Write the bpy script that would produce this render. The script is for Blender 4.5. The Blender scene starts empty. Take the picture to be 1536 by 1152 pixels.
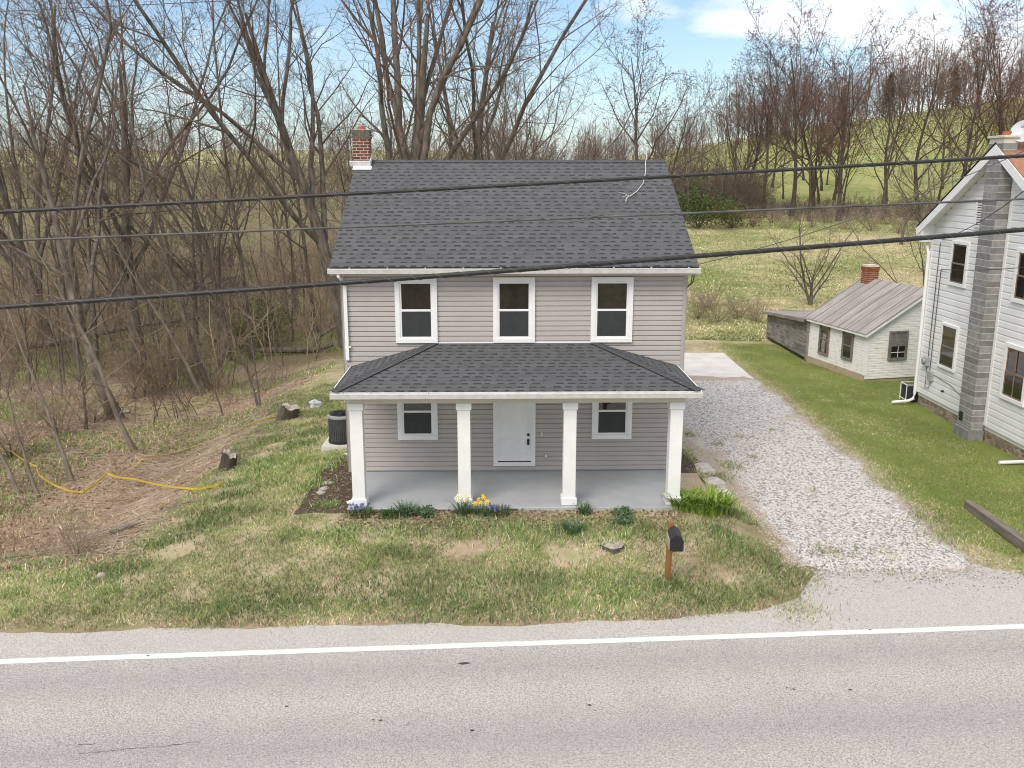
import bpy, math, random
import numpy as np
from mathutils import Vector, Matrix
R = math.radians
random.seed(7)
C = bpy.context.scene.collection
SC = bpy.context.scene
UP = np.array([0., 0., 1.])

# ------------------------------------------------------------------ camera
F = 1364.0                       # focal length in pixels of the 1536 px wide photograph
PITCH = math.atan(314 / F)
CAMZ = 8.2
cd = bpy.data.cameras.new('camera'); cam = bpy.data.objects.new('camera', cd); C.objects.link(cam)
cd.sensor_width = 36; cd.lens = F / 1536 * 36; cd.clip_start = .1; cd.clip_end = 5000
cam.location = (0, 0, CAMZ); cam.rotation_euler = (R(90) - PITCH, 0, 0)
SC.camera = cam
cp, sp = math.cos(PITCH), math.sin(PITCH)

def ray(u, v):
    a = (u - 768) / F; b = (576 - v) / F
    return a, cp + b * sp, b * cp - sp
def at(u, v, z):                 # point seen at pixel u,v that lies at height z
    a, y, w = ray(u, v); t = (z - CAMZ) / w
    return a * t, y * t, z
def aty(u, v, yy):               # point seen at pixel u,v that lies at distance yy
    a, y, w = ray(u, v); t = yy / y
    return a * t, yy, CAMZ + w * t

# ------------------------------------------------------------------ noise, terrain
def vn(x, y, s, seed=0):
    x = np.asarray(x, float) / s; y = np.asarray(y, float) / s
    xi = np.floor(x); yi = np.floor(y); fx = x - xi; fy = y - yi
    fx = fx * fx * (3 - 2 * fx); fy = fy * fy * (3 - 2 * fy)
    def h(a, b):
        q = np.sin(a * 127.1 + b * 311.7 + seed * 74.7) * 43758.5453
        return q - np.floor(q)
    return (h(xi, yi) * (1 - fx) + h(xi + 1, yi) * fx) * (1 - fy) + (h(xi, yi + 1) * (1 - fx) + h(xi + 1, yi + 1) * fx) * fy
def fbm(x, y, s, seed=0):
    return (vn(x, y, s, seed) + .5 * vn(x, y, s / 2.1, seed + 3) + .25 * vn(x, y, s / 4.3, seed + 5)) / 1.75
def ss(a, b, x):
    t = np.clip((np.asarray(x, float) - a) / (b - a), 0, 1); return t * t * (3 - 2 * t)
def lerp(a, b, t): return a + (b - a) * t

ROADK = .068
def line_y(x): return 14.84 + ROADK * np.asarray(x, float)
def edge_y(x):                    # far edge of the asphalt, with the driveway apron
    x = np.asarray(x, float)
    off = np.interp(x, [-80, -9.5, 0, 3, 4.8, 5.7, 6.4, 8, 9.8, 11, 13, 80], [1.0, 1.05, .72, .72, .9, 1.35, 2.6, 3.0, 2.9, 2.0, 1.5, 1.3])
    return line_y(x) + off
def gz(x, y):
    x = np.asarray(x, float); y = np.asarray(y, float)
    e = edge_y(x); d = y - e
    z = -.045 + .075 * ss(-.12, .25, d)
    # house pad and front lawn
    pad = ss(-8.6, -4.2, x) * (1 - ss(4.3, 6.2, x))
    z = z + .55 * ss(0.1, 4.2, d) * pad
    z = z + .17 * ss(0, 9, d) * ss(4.6, 6.4, x) * (1 - 1.6 * ss(10, 14.5, x))
    # bank and hollow on the left
    g = ss(1.2, 8, d)
    z = z - (1.25 * (1 - ss(-11.8, -7.9, x)) + .3 * (1 - ss(-30, -12, x))) * g
    # behind
    b = ss(34, 50, y)
    right = ss(-25, 5, x)
    zr = -.15 + np.where(y > 47, (y - 47) * .058, 0) + (fbm(x, y, 14, 2) - .5) * .5 * ss(44, 60, y)
    hx = np.interp(x, [-60, 0, 20, 40, 83, 133, 220], [5, 7, 8.6, 12.9, 21, 28, 32])
    t = ss(95, 235, y)
    zr = np.minimum(zr, 3.7)
    zr = lerp(zr, hx, t)
    zl = -1.55 + .2 * (fbm(x, y, 9, 4) - .5) + ss(90, 440, y) * 17 + .01 * np.maximum(0, y - 60)
    zb = lerp(zl, zr, right)
    z = lerp(z, zb, b)
    # rise across the road behind the camera
    z = z + 3.5 * ss(-2, -40, y)
    und = (fbm(x, y, 2.3, 8) - .5) * .12 * ss(.5, 2.5, d) * (1 - ss(-4.4, -3.9, x) * (1 - ss(4, 10, x)) * .75)
    return z + und
def gz1(x, y): return float(gz(x, y))

# ------------------------------------------------------------------ object helpers
def tag(o, label=None, cat=None, group=None, kind=None):
    if label: o['label'] = label
    if cat: o['category'] = cat
    if group: o['group'] = group
    if kind: o['kind'] = kind
    return o
def thing(name, label, cat, loc=(0, 0, 0), rz=0, group=None):
    o = bpy.data.objects.new(name, None); C.objects.link(o)
    o.location = loc; o.rotation_euler = (0, 0, rz); o.empty_display_size = .2
    return tag(o, label, cat, group)
def mesh_np(name, V, Fs, mats, parent=None, mi=None, col=None, smooth=False, uv=None):
    me = bpy.data.meshes.new(name)
    V = np.asarray(V, np.float32)
    me.vertices.add(len(V)); me.vertices.foreach_set('co', V.ravel())
    Fs = [np.asarray(f, np.int32) for f in Fs if len(f)]
    li = np.concatenate([f.ravel() for f in Fs]); tot = np.concatenate([np.full(len(f), f.shape[1], np.int32) for f in Fs])
    st = np.concatenate([[0], np.cumsum(tot)[:-1]]).astype(np.int32)
    me.loops.add(len(li)); me.loops.foreach_set('vertex_index', li)
    me.polygons.add(len(tot)); me.polygons.foreach_set('loop_start', st)
    if mi is not None: me.polygons.foreach_set('material_index', np.asarray(mi, np.int32))
    me.polygons.foreach_set('use_smooth', np.full(len(tot), bool(smooth)))
    if not isinstance(mats, (list, tuple)): mats = [mats]
    for m in mats: me.materials.append(m)
    if col is not None:
        a = me.color_attributes.new('Col', 'FLOAT_COLOR', 'POINT'); a.data.foreach_set('color', np.asarray(col, np.float32).ravel())
    if uv is not None:
        l = me.uv_layers.new(name='UVMap'); l.data.foreach_set('uv', np.asarray(uv, np.float32)[li].ravel())
    me.update(calc_edges=True)
    o = bpy.data.objects.new(name, me); C.objects.link(o)
    if parent: o.parent = parent
    return o

class MB:
    """collects shapes for ONE mesh object"""
    def __init__(s): s.v = []; s.f = []; s.uv = {}; s.m = []; s.cm = 0
    def add(s, vs, fs):
        o = len(s.v); s.v += [tuple(map(float, p)) for p in vs]
        for f in fs: s.f.append([o + i for i in f]); s.m.append(s.cm)
        return o
    def box(s, x0, x1, y0, y1, z0, z1, M=None, bev=0):
        if bev:
            b = bev; vs = []; 
            for z, k in ((z0, b), (z0 + b, 0), (z1 - b, 0), (z1, b)):
                vs += [(x0 + k, y0 + k, z), (x1 - k, y0 + k, z), (x1 - k, y1 - k, z), (x0 + k, y1 - k, z)]
            fs = [(3, 2, 1, 0), (12, 13, 14, 15)]
            for q in range(3):
                for k in range(4): a = q * 4; fs.append((a + k, a + (k + 1) % 4, a + 4 + (k + 1) % 4, a + 4 + k))
        else:
            vs = [(x0, y0, z0), (x1, y0, z0), (x1, y1, z0), (x0, y1, z0), (x0, y0, z1), (x1, y0, z1), (x1, y1, z1), (x0, y1, z1)]
            fs = [(3, 2, 1, 0), (4, 5, 6, 7), (0, 1, 5, 4), (1, 2, 6, 5), (2, 3, 7, 6), (3, 0, 4, 7)]
        if M is not None: vs = [tuple(M @ Vector(p)) for p in vs]
        s.add(vs, fs); return s
    def prism(s, pts, axis, a, b):
        """extrude a 2-D outline (counter-clockwise) along axis 'x','y' or 'z'"""
        n = len(pts)
        def P(p, t): return {'x': (t, p[0], p[1]), 'y': (p[0], t, p[1]), 'z': (p[0], p[1], t)}[axis]
        vs = [P(p, a) for p in pts] + [P(p, b) for p in pts]
        fs = [tuple(range(n))[::-1], tuple(range(n, 2 * n))] + [(i, (i + 1) % n, n + (i + 1) % n, n + i) for i in range(n)]
        s.add(vs, fs); return s
    def tube(s, pts, r, n=8, caps=True):
        pts = [Vector(p) for p in pts]; rr = r if isinstance(r, (list, tuple)) else [r] * len(pts)
        ref = Vector((.13, .21, .97)); vs = []
        for i, p in enumerate(pts):
            t = (pts[min(i + 1, len(pts) - 1)] - pts[max(i - 1, 0)]).normalized()
            u = t.cross(ref)
            if u.length < .15: u = t.cross(Vector((1, 0, 0)))
            u.normalize(); w = t.cross(u)
            for k in range(n):
                a = 2 * math.pi * k / n; vs.append(p + (u * math.cos(a) + w * math.sin(a)) * rr[i])
        fs = []
        for i in range(len(pts) - 1):
            for k in range(n): fs.append((i * n + k, i * n + (k + 1) % n, (i + 1) * n + (k + 1) % n, (i + 1) * n + k))
        if caps: fs += [tuple(range(n))[::-1], tuple(range((len(pts) - 1) * n, len(pts) * n))]
        s.add(vs, fs); return s
    def lathe(s, prof, cx, cy, n=20):
        vs = []
        for r, z in prof:
            for k in range(n): a = 2 * math.pi * k / n; vs.append((cx + r * math.cos(a), cy + r * math.sin(a), z))
        fs = []
        for i in range(len(prof) - 1):
            for k in range(n): fs.append((i * n + k, i * n + (k + 1) % n, (i + 1) * n + (k + 1) % n, (i + 1) * n + k))
        fs += [tuple(range(n))[::-1], tuple(range((len(prof) - 1) * n, len(prof) * n))]
        s.add(vs, fs); return s
    def blob(s, c, r, seed=0, n=10, rough=.25):
        rg = random.Random(seed); vs = []; fs = []; m = n // 2 + 1
        for i in range(m):
            ph = math.pi * i / (m - 1)
            for k in range(n):
                th = 2 * math.pi * k / n; q = 1 + rg.uniform(-rough, rough)
                vs.append((c[0] + r[0] * q * math.sin(ph) * math.cos(th), c[1] + r[1] * q * math.sin(ph) * math.sin(th), c[2] + r[2] * q * math.cos(ph)))
        for i in range(m - 1):
            for k in range(n): fs.append((i * n + k, (i + 1) * n + k, (i + 1) * n + (k + 1) % n, i * n + (k + 1) % n))
        s.add(vs, fs); return s
    def build(s, name, mat, parent=None, smooth=False, uv=None):
        me = bpy.data.meshes.new(name); me.from_pydata(s.v, [], s.f)
        for m in (mat if isinstance(mat, (list, tuple)) else [mat]): me.materials.append(m)
        me.polygons.foreach_set('material_index', s.m)
        if smooth: me.polygons.foreach_set('use_smooth', [True] * len(s.f))
        if uv:
            l = me.uv_layers.new(name='UVMap')
            for lp in me.loops: l.data[lp.index].uv = uv[lp.vertex_index]
        me.update()
        o = bpy.data.objects.new(name, me); C.objects.link(o)
        if parent: o.parent = parent
        return o

# ------------------------------------------------------------------ materials
class NT:
    def __init__(s, name, rough=.85, spec=.3):
        s.m = bpy.data.materials.new(name); s.m.use_nodes = True; s.t = s.m.node_tree; s.n = s.t.nodes
        s.b = s.n['Principled BSDF']; s.b.inputs['Roughness'].default_value = rough; s.b.inputs['Specular IOR Level'].default_value = spec
        s.tc = s.n.new('ShaderNodeTexCoord')
    def link(s, a, b): s.t.links.new(a, b)
    def node(s, k, **kw):
        q = s.n.new('ShaderNode' + k)
        for a, b in kw.items(): setattr(q, a, b)
        return q
    def setin(s, q, i, v):
        if hasattr(v, 'is_output') or isinstance(v, bpy.types.NodeSocket): s.link(v, q.inputs[i])
        else: q.inputs[i].default_value = v
    def math(s, op, a, b=0., c=None, clamp=False):
        q = s.node('Math', operation=op, use_clamp=clamp); s.setin(q, 0, a); s.setin(q, 1, b)
        if c is not None: s.setin(q, 2, c)
        return q.outputs[0]
    def mix(s, f, a, b, mode='MIX'):
        q = s.node('Mix', data_type='RGBA', blend_type=mode)
        s.setin(q, 0, f); s.setin(q, 6, col4(a) if isinstance(a, (tuple, list)) else a); s.setin(q, 7, col4(b) if isinstance(b, (tuple, list)) else b)
        return q.outputs[2]
    def noise(s, scale, det=3, rough=.55, vec=None, dist=0.):
        q = s.node('TexNoise'); q.inputs['Scale'].default_value = scale; q.inputs['Detail'].default_value = det
        q.inputs['Roughness'].default_value = rough; q.inputs['Distortion'].default_value = dist
        s.link(vec if vec is not None else s.tc.outputs['Object'], q.inputs['Vector']); return q.outputs['Fac']
    def voro(s, scale, feat='F1', vec=None):
        q = s.node('TexVoronoi', feature=feat); q.inputs['Scale'].default_value = scale
        s.link(vec if vec is not None else s.tc.outputs['Object'], q.inputs['Vector']); return q
    def ramp(s, f, a, b):           # linear step a..b -> 0..1
        q = s.node('MapRange'); s.setin(q, 0, f); s.setin(q, 1, a); s.setin(q, 2, b); return q.outputs[0]
    def mapv(s, scale, vec=None, rot=(0, 0, 0), loc=(0, 0, 0)):
        q = s.node('Mapping'); q.inputs['Scale'].default_value = scale; q.inputs['Rotation'].default_value = rot; q.inputs['Location'].default_value = loc
        s.link(vec if vec is not None else s.tc.outputs['Object'], q.inputs['Vector']); return q.outputs[0]
    def bump(s, h, st=.3, dist=.01):
        q = s.node('Bump'); q.inputs['Strength'].default_value = st; q.inputs['Distance'].default_value = dist
        s.link(h, q.inputs['Height']); s.link(q.outputs[0], s.b.inputs['Normal'])
    def base(s, c):
        if isinstance(c, (tuple, list)): s.b.inputs['Base Color'].default_value = col4(c)
        else: s.link(c, s.b.inputs['Base Color'])
        return s.m
    def island(s):
        q = s.node('NewGeometry'); return q.outputs['Random Per Island']
def col4(c): return (c[0], c[1], c[2], 1.)
def simple(name, c1, c2=None, scale=8, rough=.8, spec=.3, bump=0, det=4, lo=.35, hi=.65, isl=0, stretch=(1, 1, 1), metal=0):
    n = NT(name, rough, spec); v = n.mapv(stretch)
    f = n.noise(scale, det, .6, v); c2 = c2 or tuple(x * .8 for x in c1)
    c = n.mix(n.ramp(f, lo, hi), c1, c2)
    if isl:
        c = n.mix(n.math('MULTIPLY', n.island(), isl), c, tuple(x * .25 for x in c2))
    if bump: n.bump(n.noise(scale * 4, 4, .6, v), bump)
    n.b.inputs['Metallic'].default_value = metal
    return n.base(c)

M = {}
M['white'] = simple('white_paint', (.84, .835, .82), (.79, .785, .765), 3, .55)
M['gutter_white'] = simple('white_gutter_metal', (.74, .73, .70), (.62, .61, .57), 6, .45)
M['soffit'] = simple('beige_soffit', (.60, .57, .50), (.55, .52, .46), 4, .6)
M['siding'] = simple('taupe_siding', (.468, .428, .400), (.438, .40, .374), 1.3, .6, .35, .03)
M['trim_grey'] = simple('taupe_corner_trim', (.40, .365, .345), (.38, .345, .325), 3, .6)
def glass(name, c, rough, spec=.5):
    n = NT(name, rough, spec); n.bump(n.noise(1.3, 1), .05, .02); n.b.inputs['IOR'].default_value = 1.75; return n.base(c)
M['glass'] = glass('window_glass', (.012, .012, .011), .03, .6)
M['screen'] = simple('insect_screen', (.040, .043, .044), (.032, .034, .036), 6, .5, .4)
M['porch_floor'] = simple('grey_painted_concrete', (.42, .435, .45), (.37, .385, .40), 1.6, .55, .35, .05)
M['slab_edge'] = simple('grey_slab_edge', (.34, .36, .40), (.22, .24, .27), 5, .7)
M['black'] = simple('black_metal', (.012, .012, .013), (.02, .02, .02), 6, .45, .5)
M['black_vinyl'] = simple('black_plastic', (.028, .028, .032), (.04, .04, .045), 8, .5, .4)
M['cable'] = simple('black_cable_jacket', (.014, .014, .015), (.03, .03, .032), 3, .5, .5)
M['cable_grey'] = simple('grey_wire', (.12, .12, .12), (.05, .05, .05), 3, .5, .5)
M['steel_wire'] = simple('steel_lashing_wire', (.13, .13, .13), (.10, .10, .10), 3, .4, .5)
M['white_cord'] = simple('white_cord', (.7, .67, .66), (.55, .5, .5), 9, .6)
M['wood_post'] = simple('brown_treated_wood', (.30, .14, .055), (.22, .10, .04), 9, .75, .3, .2, stretch=(1, 1, .15))
M['sleeper'] = simple('weathered_sleeper', (.24, .20, .17), (.15, .125, .105), 5, .9, .2, .4, stretch=(.3, 2, 2))
M['bark'] = simple('grey_brown_bark', (.215, .178, .147), (.085, .068, .055), 7, .95, .15, .6, stretch=(1, 1, .25))
M['bark_dark'] = simple('dark_brown_bark', (.13, .098, .078), (.06, .046, .038), 5, .95, .15, .6, stretch=(1, 1, .25))
M['bark_pale'] = simple('pale_bark', (.27, .225, .18), (.15, .12, .095), 5, .95, .15, .6, stretch=(1, 1, .25))
M['twig'] = simple('brown_twigs', (.19, .14, .108), (.115, .086, .068), .35, .95, .1)
M['twig_dark'] = simple('dark_twigs', (.17, .132, .112), (.10, .076, .064), .35, .95, .1)
M['twig_tan'] = simple('tan_twigs', (.31, .235, .17), (.18, .135, .098), .35, .95, .1)
M['twig_red'] = simple('reddish_twigs', (.20, .115, .098), (.13, .085, .072), .35, .95, .1)
M['bud'] = simple('tan_buds', (.26, .165, .09), (.17, .105, .06), .4, .95, .1)
M['bud_red'] = simple('red_buds', (.22, .095, .08), (.17, .105, .085), .4, .95, .1)
M['stump'] = simple('cut_stump_wood', (.56, .50, .43), (.28, .235, .20), 12, .95, .15, .5)
M['stump_bark'] = simple('stump_bark', (.12, .095, .08), (.06, .05, .042), 10, .95, .15, .7, stretch=(1, 1, .3))
M['concrete'] = simple('pale_concrete', (.68, .645, .61), (.56, .525, .495), 1.2, .9, .2, .15)
M['concrete_tan'] = simple('tan_concrete', (.48, .37, .26), (.40, .32, .23), 2.5, .9, .2, .1)
M['slab_stone'] = simple('flat_pale_stone', (.68, .63, .58), (.50, .45, .40), 5, .9, .2, .3)
M['rock'] = simple('pale_rock', (.50, .45, .40), (.28, .24, .21), 9, .95, .2, .5)
M['tape'] = simple('yellow_tape', (.72, .50, .03), (.62, .40, .02), 4, .5)
M['plastic_bag'] = simple('pale_plastic', (.55, .58, .62), (.40, .43, .48), 9, .5)
M['yellow_petal'] = simple('yellow_petals', (.80, .60, .03), (.75, .50, .02), 20, .6)
M['white_petal'] = simple('white_petals', (.82, .80, .66), (.78, .72, .45), 20, .6)
M['blue_petal'] = simple('blue_petals', (.16, .16, .50), (.12, .12, .36), 20, .6)
M['leaf_bright'] = simple('bright_green_leaves', (.27, .37, .06), (.17, .27, .04), 5, .55, .35, isl=.3)
M['leaf_blue'] = simple('blue_green_leaves', (.14, .22, .10), (.09, .155, .075), 6, .6, .3, isl=.35)
M['leaf_dark'] = simple('dark_green_leaves', (.10, .165, .035), (.055, .10, .025), 6, .65, .3, isl=.35)
M['conifer'] = simple('dark_conifer_needles', (.045, .06, .038), (.03, .042, .028), 1.2, .9, .1)
M['leaf_yellowgreen'] = simple('fresh_yellow_green_leaves', (.135, .135, .04), (.085, .085, .03), 1.2, .8, .2)
M['dead_grass'] = simple('dry_brown_stems', (.34, .245, .17), (.21, .14, .10), .8, .95, .1)
M['nb_siding'] = simple('white_asbestos_siding', (.84, .835, .82), (.74, .735, .725), .9, .65, .3, .05, isl=.06)
M['shed_siding'] = simple('peeling_white_clapboard', (.80, .78, .74), (.50, .45, .39), 3.2, .85, .2, .1, lo=.52, hi=.82, stretch=(1, 1, 3))
M['grey_boards'] = simple('weathered_grey_boards', (.46, .42, .375), (.20, .178, .155), 2.6, .9, .15, .3, stretch=(.5, .5, 4), isl=.45)
M['clay'] = simple('orange_clay_pot', (.42, .15, .07), (.33, .11, .05), 8, .8)
M['orange_shingle'] = simple('orange_brown_shingles', (.38, .20, .12), (.28, .14, .09), 5, .9, .2, .3)
M['brown_frame'] = simple('worn_brown_window_frame', (.22, .145, .105), (.40, .36, .31), 7, .85, lo=.5, hi=.8)
M['dark_frame'] = simple('dark_grey_window_frame', (.22, .21, .195), (.14, .13, .12), 7, .8)
M['meter'] = simple('grey_meter_box', (.40, .42, .40), (.32, .33, .32), 6, .6)
M['dish'] = simple('pale_grey_dish', (.56, .57, .60), (.52, .53, .56), 4, .45)
M['flashing'] = simple('white_flashing', (.75, .75, .74), (.66, .66, .65), 6, .4)
M['mulch'] = simple('dark_mulch', (.085, .062, .048), (.19, .145, .11), 26, .95, .1, .8, lo=.5, hi=.72)
M['ac_grey'] = simple('charcoal_ac_louvres', (.075, .078, .082), (.055, .058, .062), 5, .55, .4)
M['ac_light'] = simple('grey_ac_top', (.34, .35, .35), (.28, .29, .29), 5, .5, .4)
M['block'] = simple('grey_concrete_block', (.36, .352, .34), (.25, .244, .236), 5, .95, .15, .3, isl=.5)
M['mortar'] = simple('pale_mortar', (.66, .61, .53), (.56, .51, .44), 10, .95)
M['brick_red'] = simple('red_brown_brick', (.25, .11, .075), (.16, .068, .05), 6, .9, .2, .3, isl=.5)
M['brick_orange'] = simple('orange_red_brick', (.36, .115, .05), (.24, .075, .035), 9, .9, .2, .4, isl=.5)
M['door_black'] = M['black']
M['brick_stain'] = simple('grey_stained_brick', (.20, .165, .14), (.11, .09, .08), 6, .9, .2, .3, isl=.4)

def m_blades(name, rough=.8):
    n = NT(name, rough, .2); a = n.node('Attribute', attribute_name='Col'); return n.base(a.outputs['Color'])
M['blades'] = m_blades('grass_blades')
M['litter'] = m_blades('dry_leaves', .95)
M['pebbles'] = m_blades('gravel_stones', .9)

def m_shingle():
    n = NT('charcoal_shingles', .95, .15)
    sep = n.node('SeparateXYZ'); n.link(n.tc.outputs['UV'], sep.inputs[0]); u, v = sep.outputs[0], sep.outputs[1]
    rv = n.math('DIVIDE', v, .19); row = n.math('FLOOR', rv); fv = n.math('SUBTRACT', rv, row)
    def wn(a, b):
        c = n.node('CombineXYZ'); n.setin(c, 0, a); n.setin(c, 1, b); q = n.node('TexWhiteNoise', noise_dimensions='2D'); n.link(c.outputs[0], q.inputs['Vector']); return q.outputs['Value']
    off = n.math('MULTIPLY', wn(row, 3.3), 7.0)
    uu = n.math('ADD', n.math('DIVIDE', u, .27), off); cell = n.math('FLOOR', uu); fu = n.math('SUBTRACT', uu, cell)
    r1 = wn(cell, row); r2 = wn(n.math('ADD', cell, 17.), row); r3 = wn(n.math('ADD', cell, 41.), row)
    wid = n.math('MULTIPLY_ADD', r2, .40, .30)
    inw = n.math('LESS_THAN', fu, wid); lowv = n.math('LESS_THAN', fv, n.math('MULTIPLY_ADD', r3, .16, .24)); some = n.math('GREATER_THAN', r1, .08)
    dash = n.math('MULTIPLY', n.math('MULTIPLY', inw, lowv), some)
    big = n.noise(.55, 3, .6, n.tc.outputs['UV']); fine = n.noise(60, 3, .8, n.tc.outputs['UV'])
    c = n.mix(r3, (.078, .079, .083), (.108, .109, .114))
    c = n.mix(n.math('MULTIPLY', n.ramp(big, .4, .7), .45), c, (.085, .086, .09))
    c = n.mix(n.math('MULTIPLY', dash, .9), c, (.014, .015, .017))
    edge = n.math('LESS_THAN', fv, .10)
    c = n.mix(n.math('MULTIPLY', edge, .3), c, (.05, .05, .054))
    c = n.mix(n.math('MULTIPLY', n.ramp(fine, .45, .72), .5), c, (.22, .22, .222))
    n.bump(fine, .3, .004)
    return n.base(c)
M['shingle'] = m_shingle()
M['shingle_cap'] = simple('shingle_caps', (.105, .106, .11), (.085, .086, .09), 14, .95, .15, .2, isl=.2)

def m_asphalt():
    n = NT('sunbleached_asphalt', .9, .25)
    o = n.tc.outputs['Object']; sep = n.node('SeparateXYZ'); n.link(o, sep.inputs[0])
    # distance from the white line across the road (metres, towards the camera is positive)
    d = n.math('SUBTRACT', n.math('MULTIPLY_ADD', sep.outputs[0], ROADK, 14.84), sep.outputs[1])
    wob = n.math('MULTIPLY', n.math('SUBTRACT', n.noise(.35, 2), .5), .5); d2 = n.math('ADD', d, wob)
    def band(c0, w): return n.math('SUBTRACT', 1., n.math('DIVIDE', n.math('ABSOLUTE', n.math('SUBTRACT', d2, c0)), w), clamp=True)
    wear = n.math('ADD', n.math('MULTIPLY', band(.75, .75), .75), band(2.75, .95), clamp=True)
    f1 = n.noise(30, 4, .8); f2 = n.noise(1.1, 4, .65); f3 = n.noise(.25, 2)
    c = n.mix(n.ramp(f1, .36, .64), (.29, .264, .245), (.74, .685, .64))
    c = n.mix(n.math('MULTIPLY', wear, .62), c, (.33, .30, .285))
    c = n.mix(n.math('MULTIPLY', n.ramp(f2, .42, .72), .3), c, (.36, .33, .31))
    sh = n.ramp(d, .12, -.12)
    c = n.mix(n.math('MULTIPLY', sh, .45), c, (.64, .59, .535))
    vo = n.voro(85); ag = n.ramp(vo.outputs['Distance'], .15, .55)
    sp_ = n.node('SeparateColor'); n.link(vo.outputs['Color'], sp_.inputs[0])
    c = n.mix(n.math('MULTIPLY', n.ramp(sp_.outputs[0], .70, .85), .75), c, (.16, .148, .14))
    c = n.mix(n.math('MULTIPLY', n.ramp(sp_.outputs[1], .78, .97), .6), c, (.72, .69, .66))
    n.bump(n.math('ADD', f1, ag), .6, .010)
    return n.base(c)
M['asphalt'] = m_asphalt()
def m_line():
    n = NT('worn_white_road_paint', .8, .3); f = n.noise(60, 4, .7); g = n.noise(3, 3)
    c = n.mix(n.ramp(f, .55, .78), (.74, .73, .69), (.45, .43, .41)); c = n.mix(n.math('MULTIPLY', n.ramp(g, .5, .75), .3), c, (.55, .53, .5)); n.bump(f, .3, .004); return n.base(c)
M['line'] = m_line()
def m_gravel():
    n = NT('crushed_white_gravel', .95, .2)
    wv = n.node('VectorMath', operation='MULTIPLY'); n.link(n.tc.outputs['Object'], wv.inputs[0]); wv.inputs[1].default_value = (1, .8, .3)
    v1 = n.voro(22, vec=wv.outputs[0]); v2 = n.voro(46, vec=wv.outputs[0])
    s1 = n.node('SeparateColor'); n.link(v1.outputs['Color'], s1.inputs[0]); s2 = n.node('SeparateColor'); n.link(v2.outputs['Color'], s2.inputs[0])
    c = n.mix(s1.outputs[0], (.68, .635, .595), (.90, .86, .82)); c = n.mix(.4, c, n.mix(s2.outputs[0], (.38, .35, .33), (.86, .82, .785)))
    c = n.mix(n.math('MULTIPLY', n.ramp(s1.outputs[1], .76, .84), .85), c, (.17, .155, .15)); c = n.mix(n.math('MULTIPLY', n.ramp(s2.outputs[1], .72, .8), .7), c, (.20, .185, .175))
    c = n.mix(n.math('MULTIPLY', n.ramp(v2.outputs['Distance'], .4, .75), .55), c, (.15, .135, .125))
    at_ = n.node('Attribute', attribute_name='Col'); se = n.node('SeparateColor'); n.link(at_.outputs['Color'], se.inputs[0]); dirt2 = n.noise(2.4, 4, .6); dirt = n.math('MULTIPLY_ADD', se.outputs[0], .62, n.noise(.5, 5, .65))
    c = n.mix(n.math('MULTIPLY', n.ramp(n.math('MULTIPLY_ADD', dirt2, .4, dirt), .80, 1.05), .72), c, n.mix(n.noise(14, 3), (.27, .195, .14), (.46, .37, .285)))
    h = n.math('ADD', n.math('MULTIPLY', v1.outputs['Distance'], -1.), n.math('MULTIPLY', v2.outputs['Distance'], -.5))
    n.bump(h, .45, .02); return n.base(c)
M['gravel'] = m_gravel()

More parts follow.
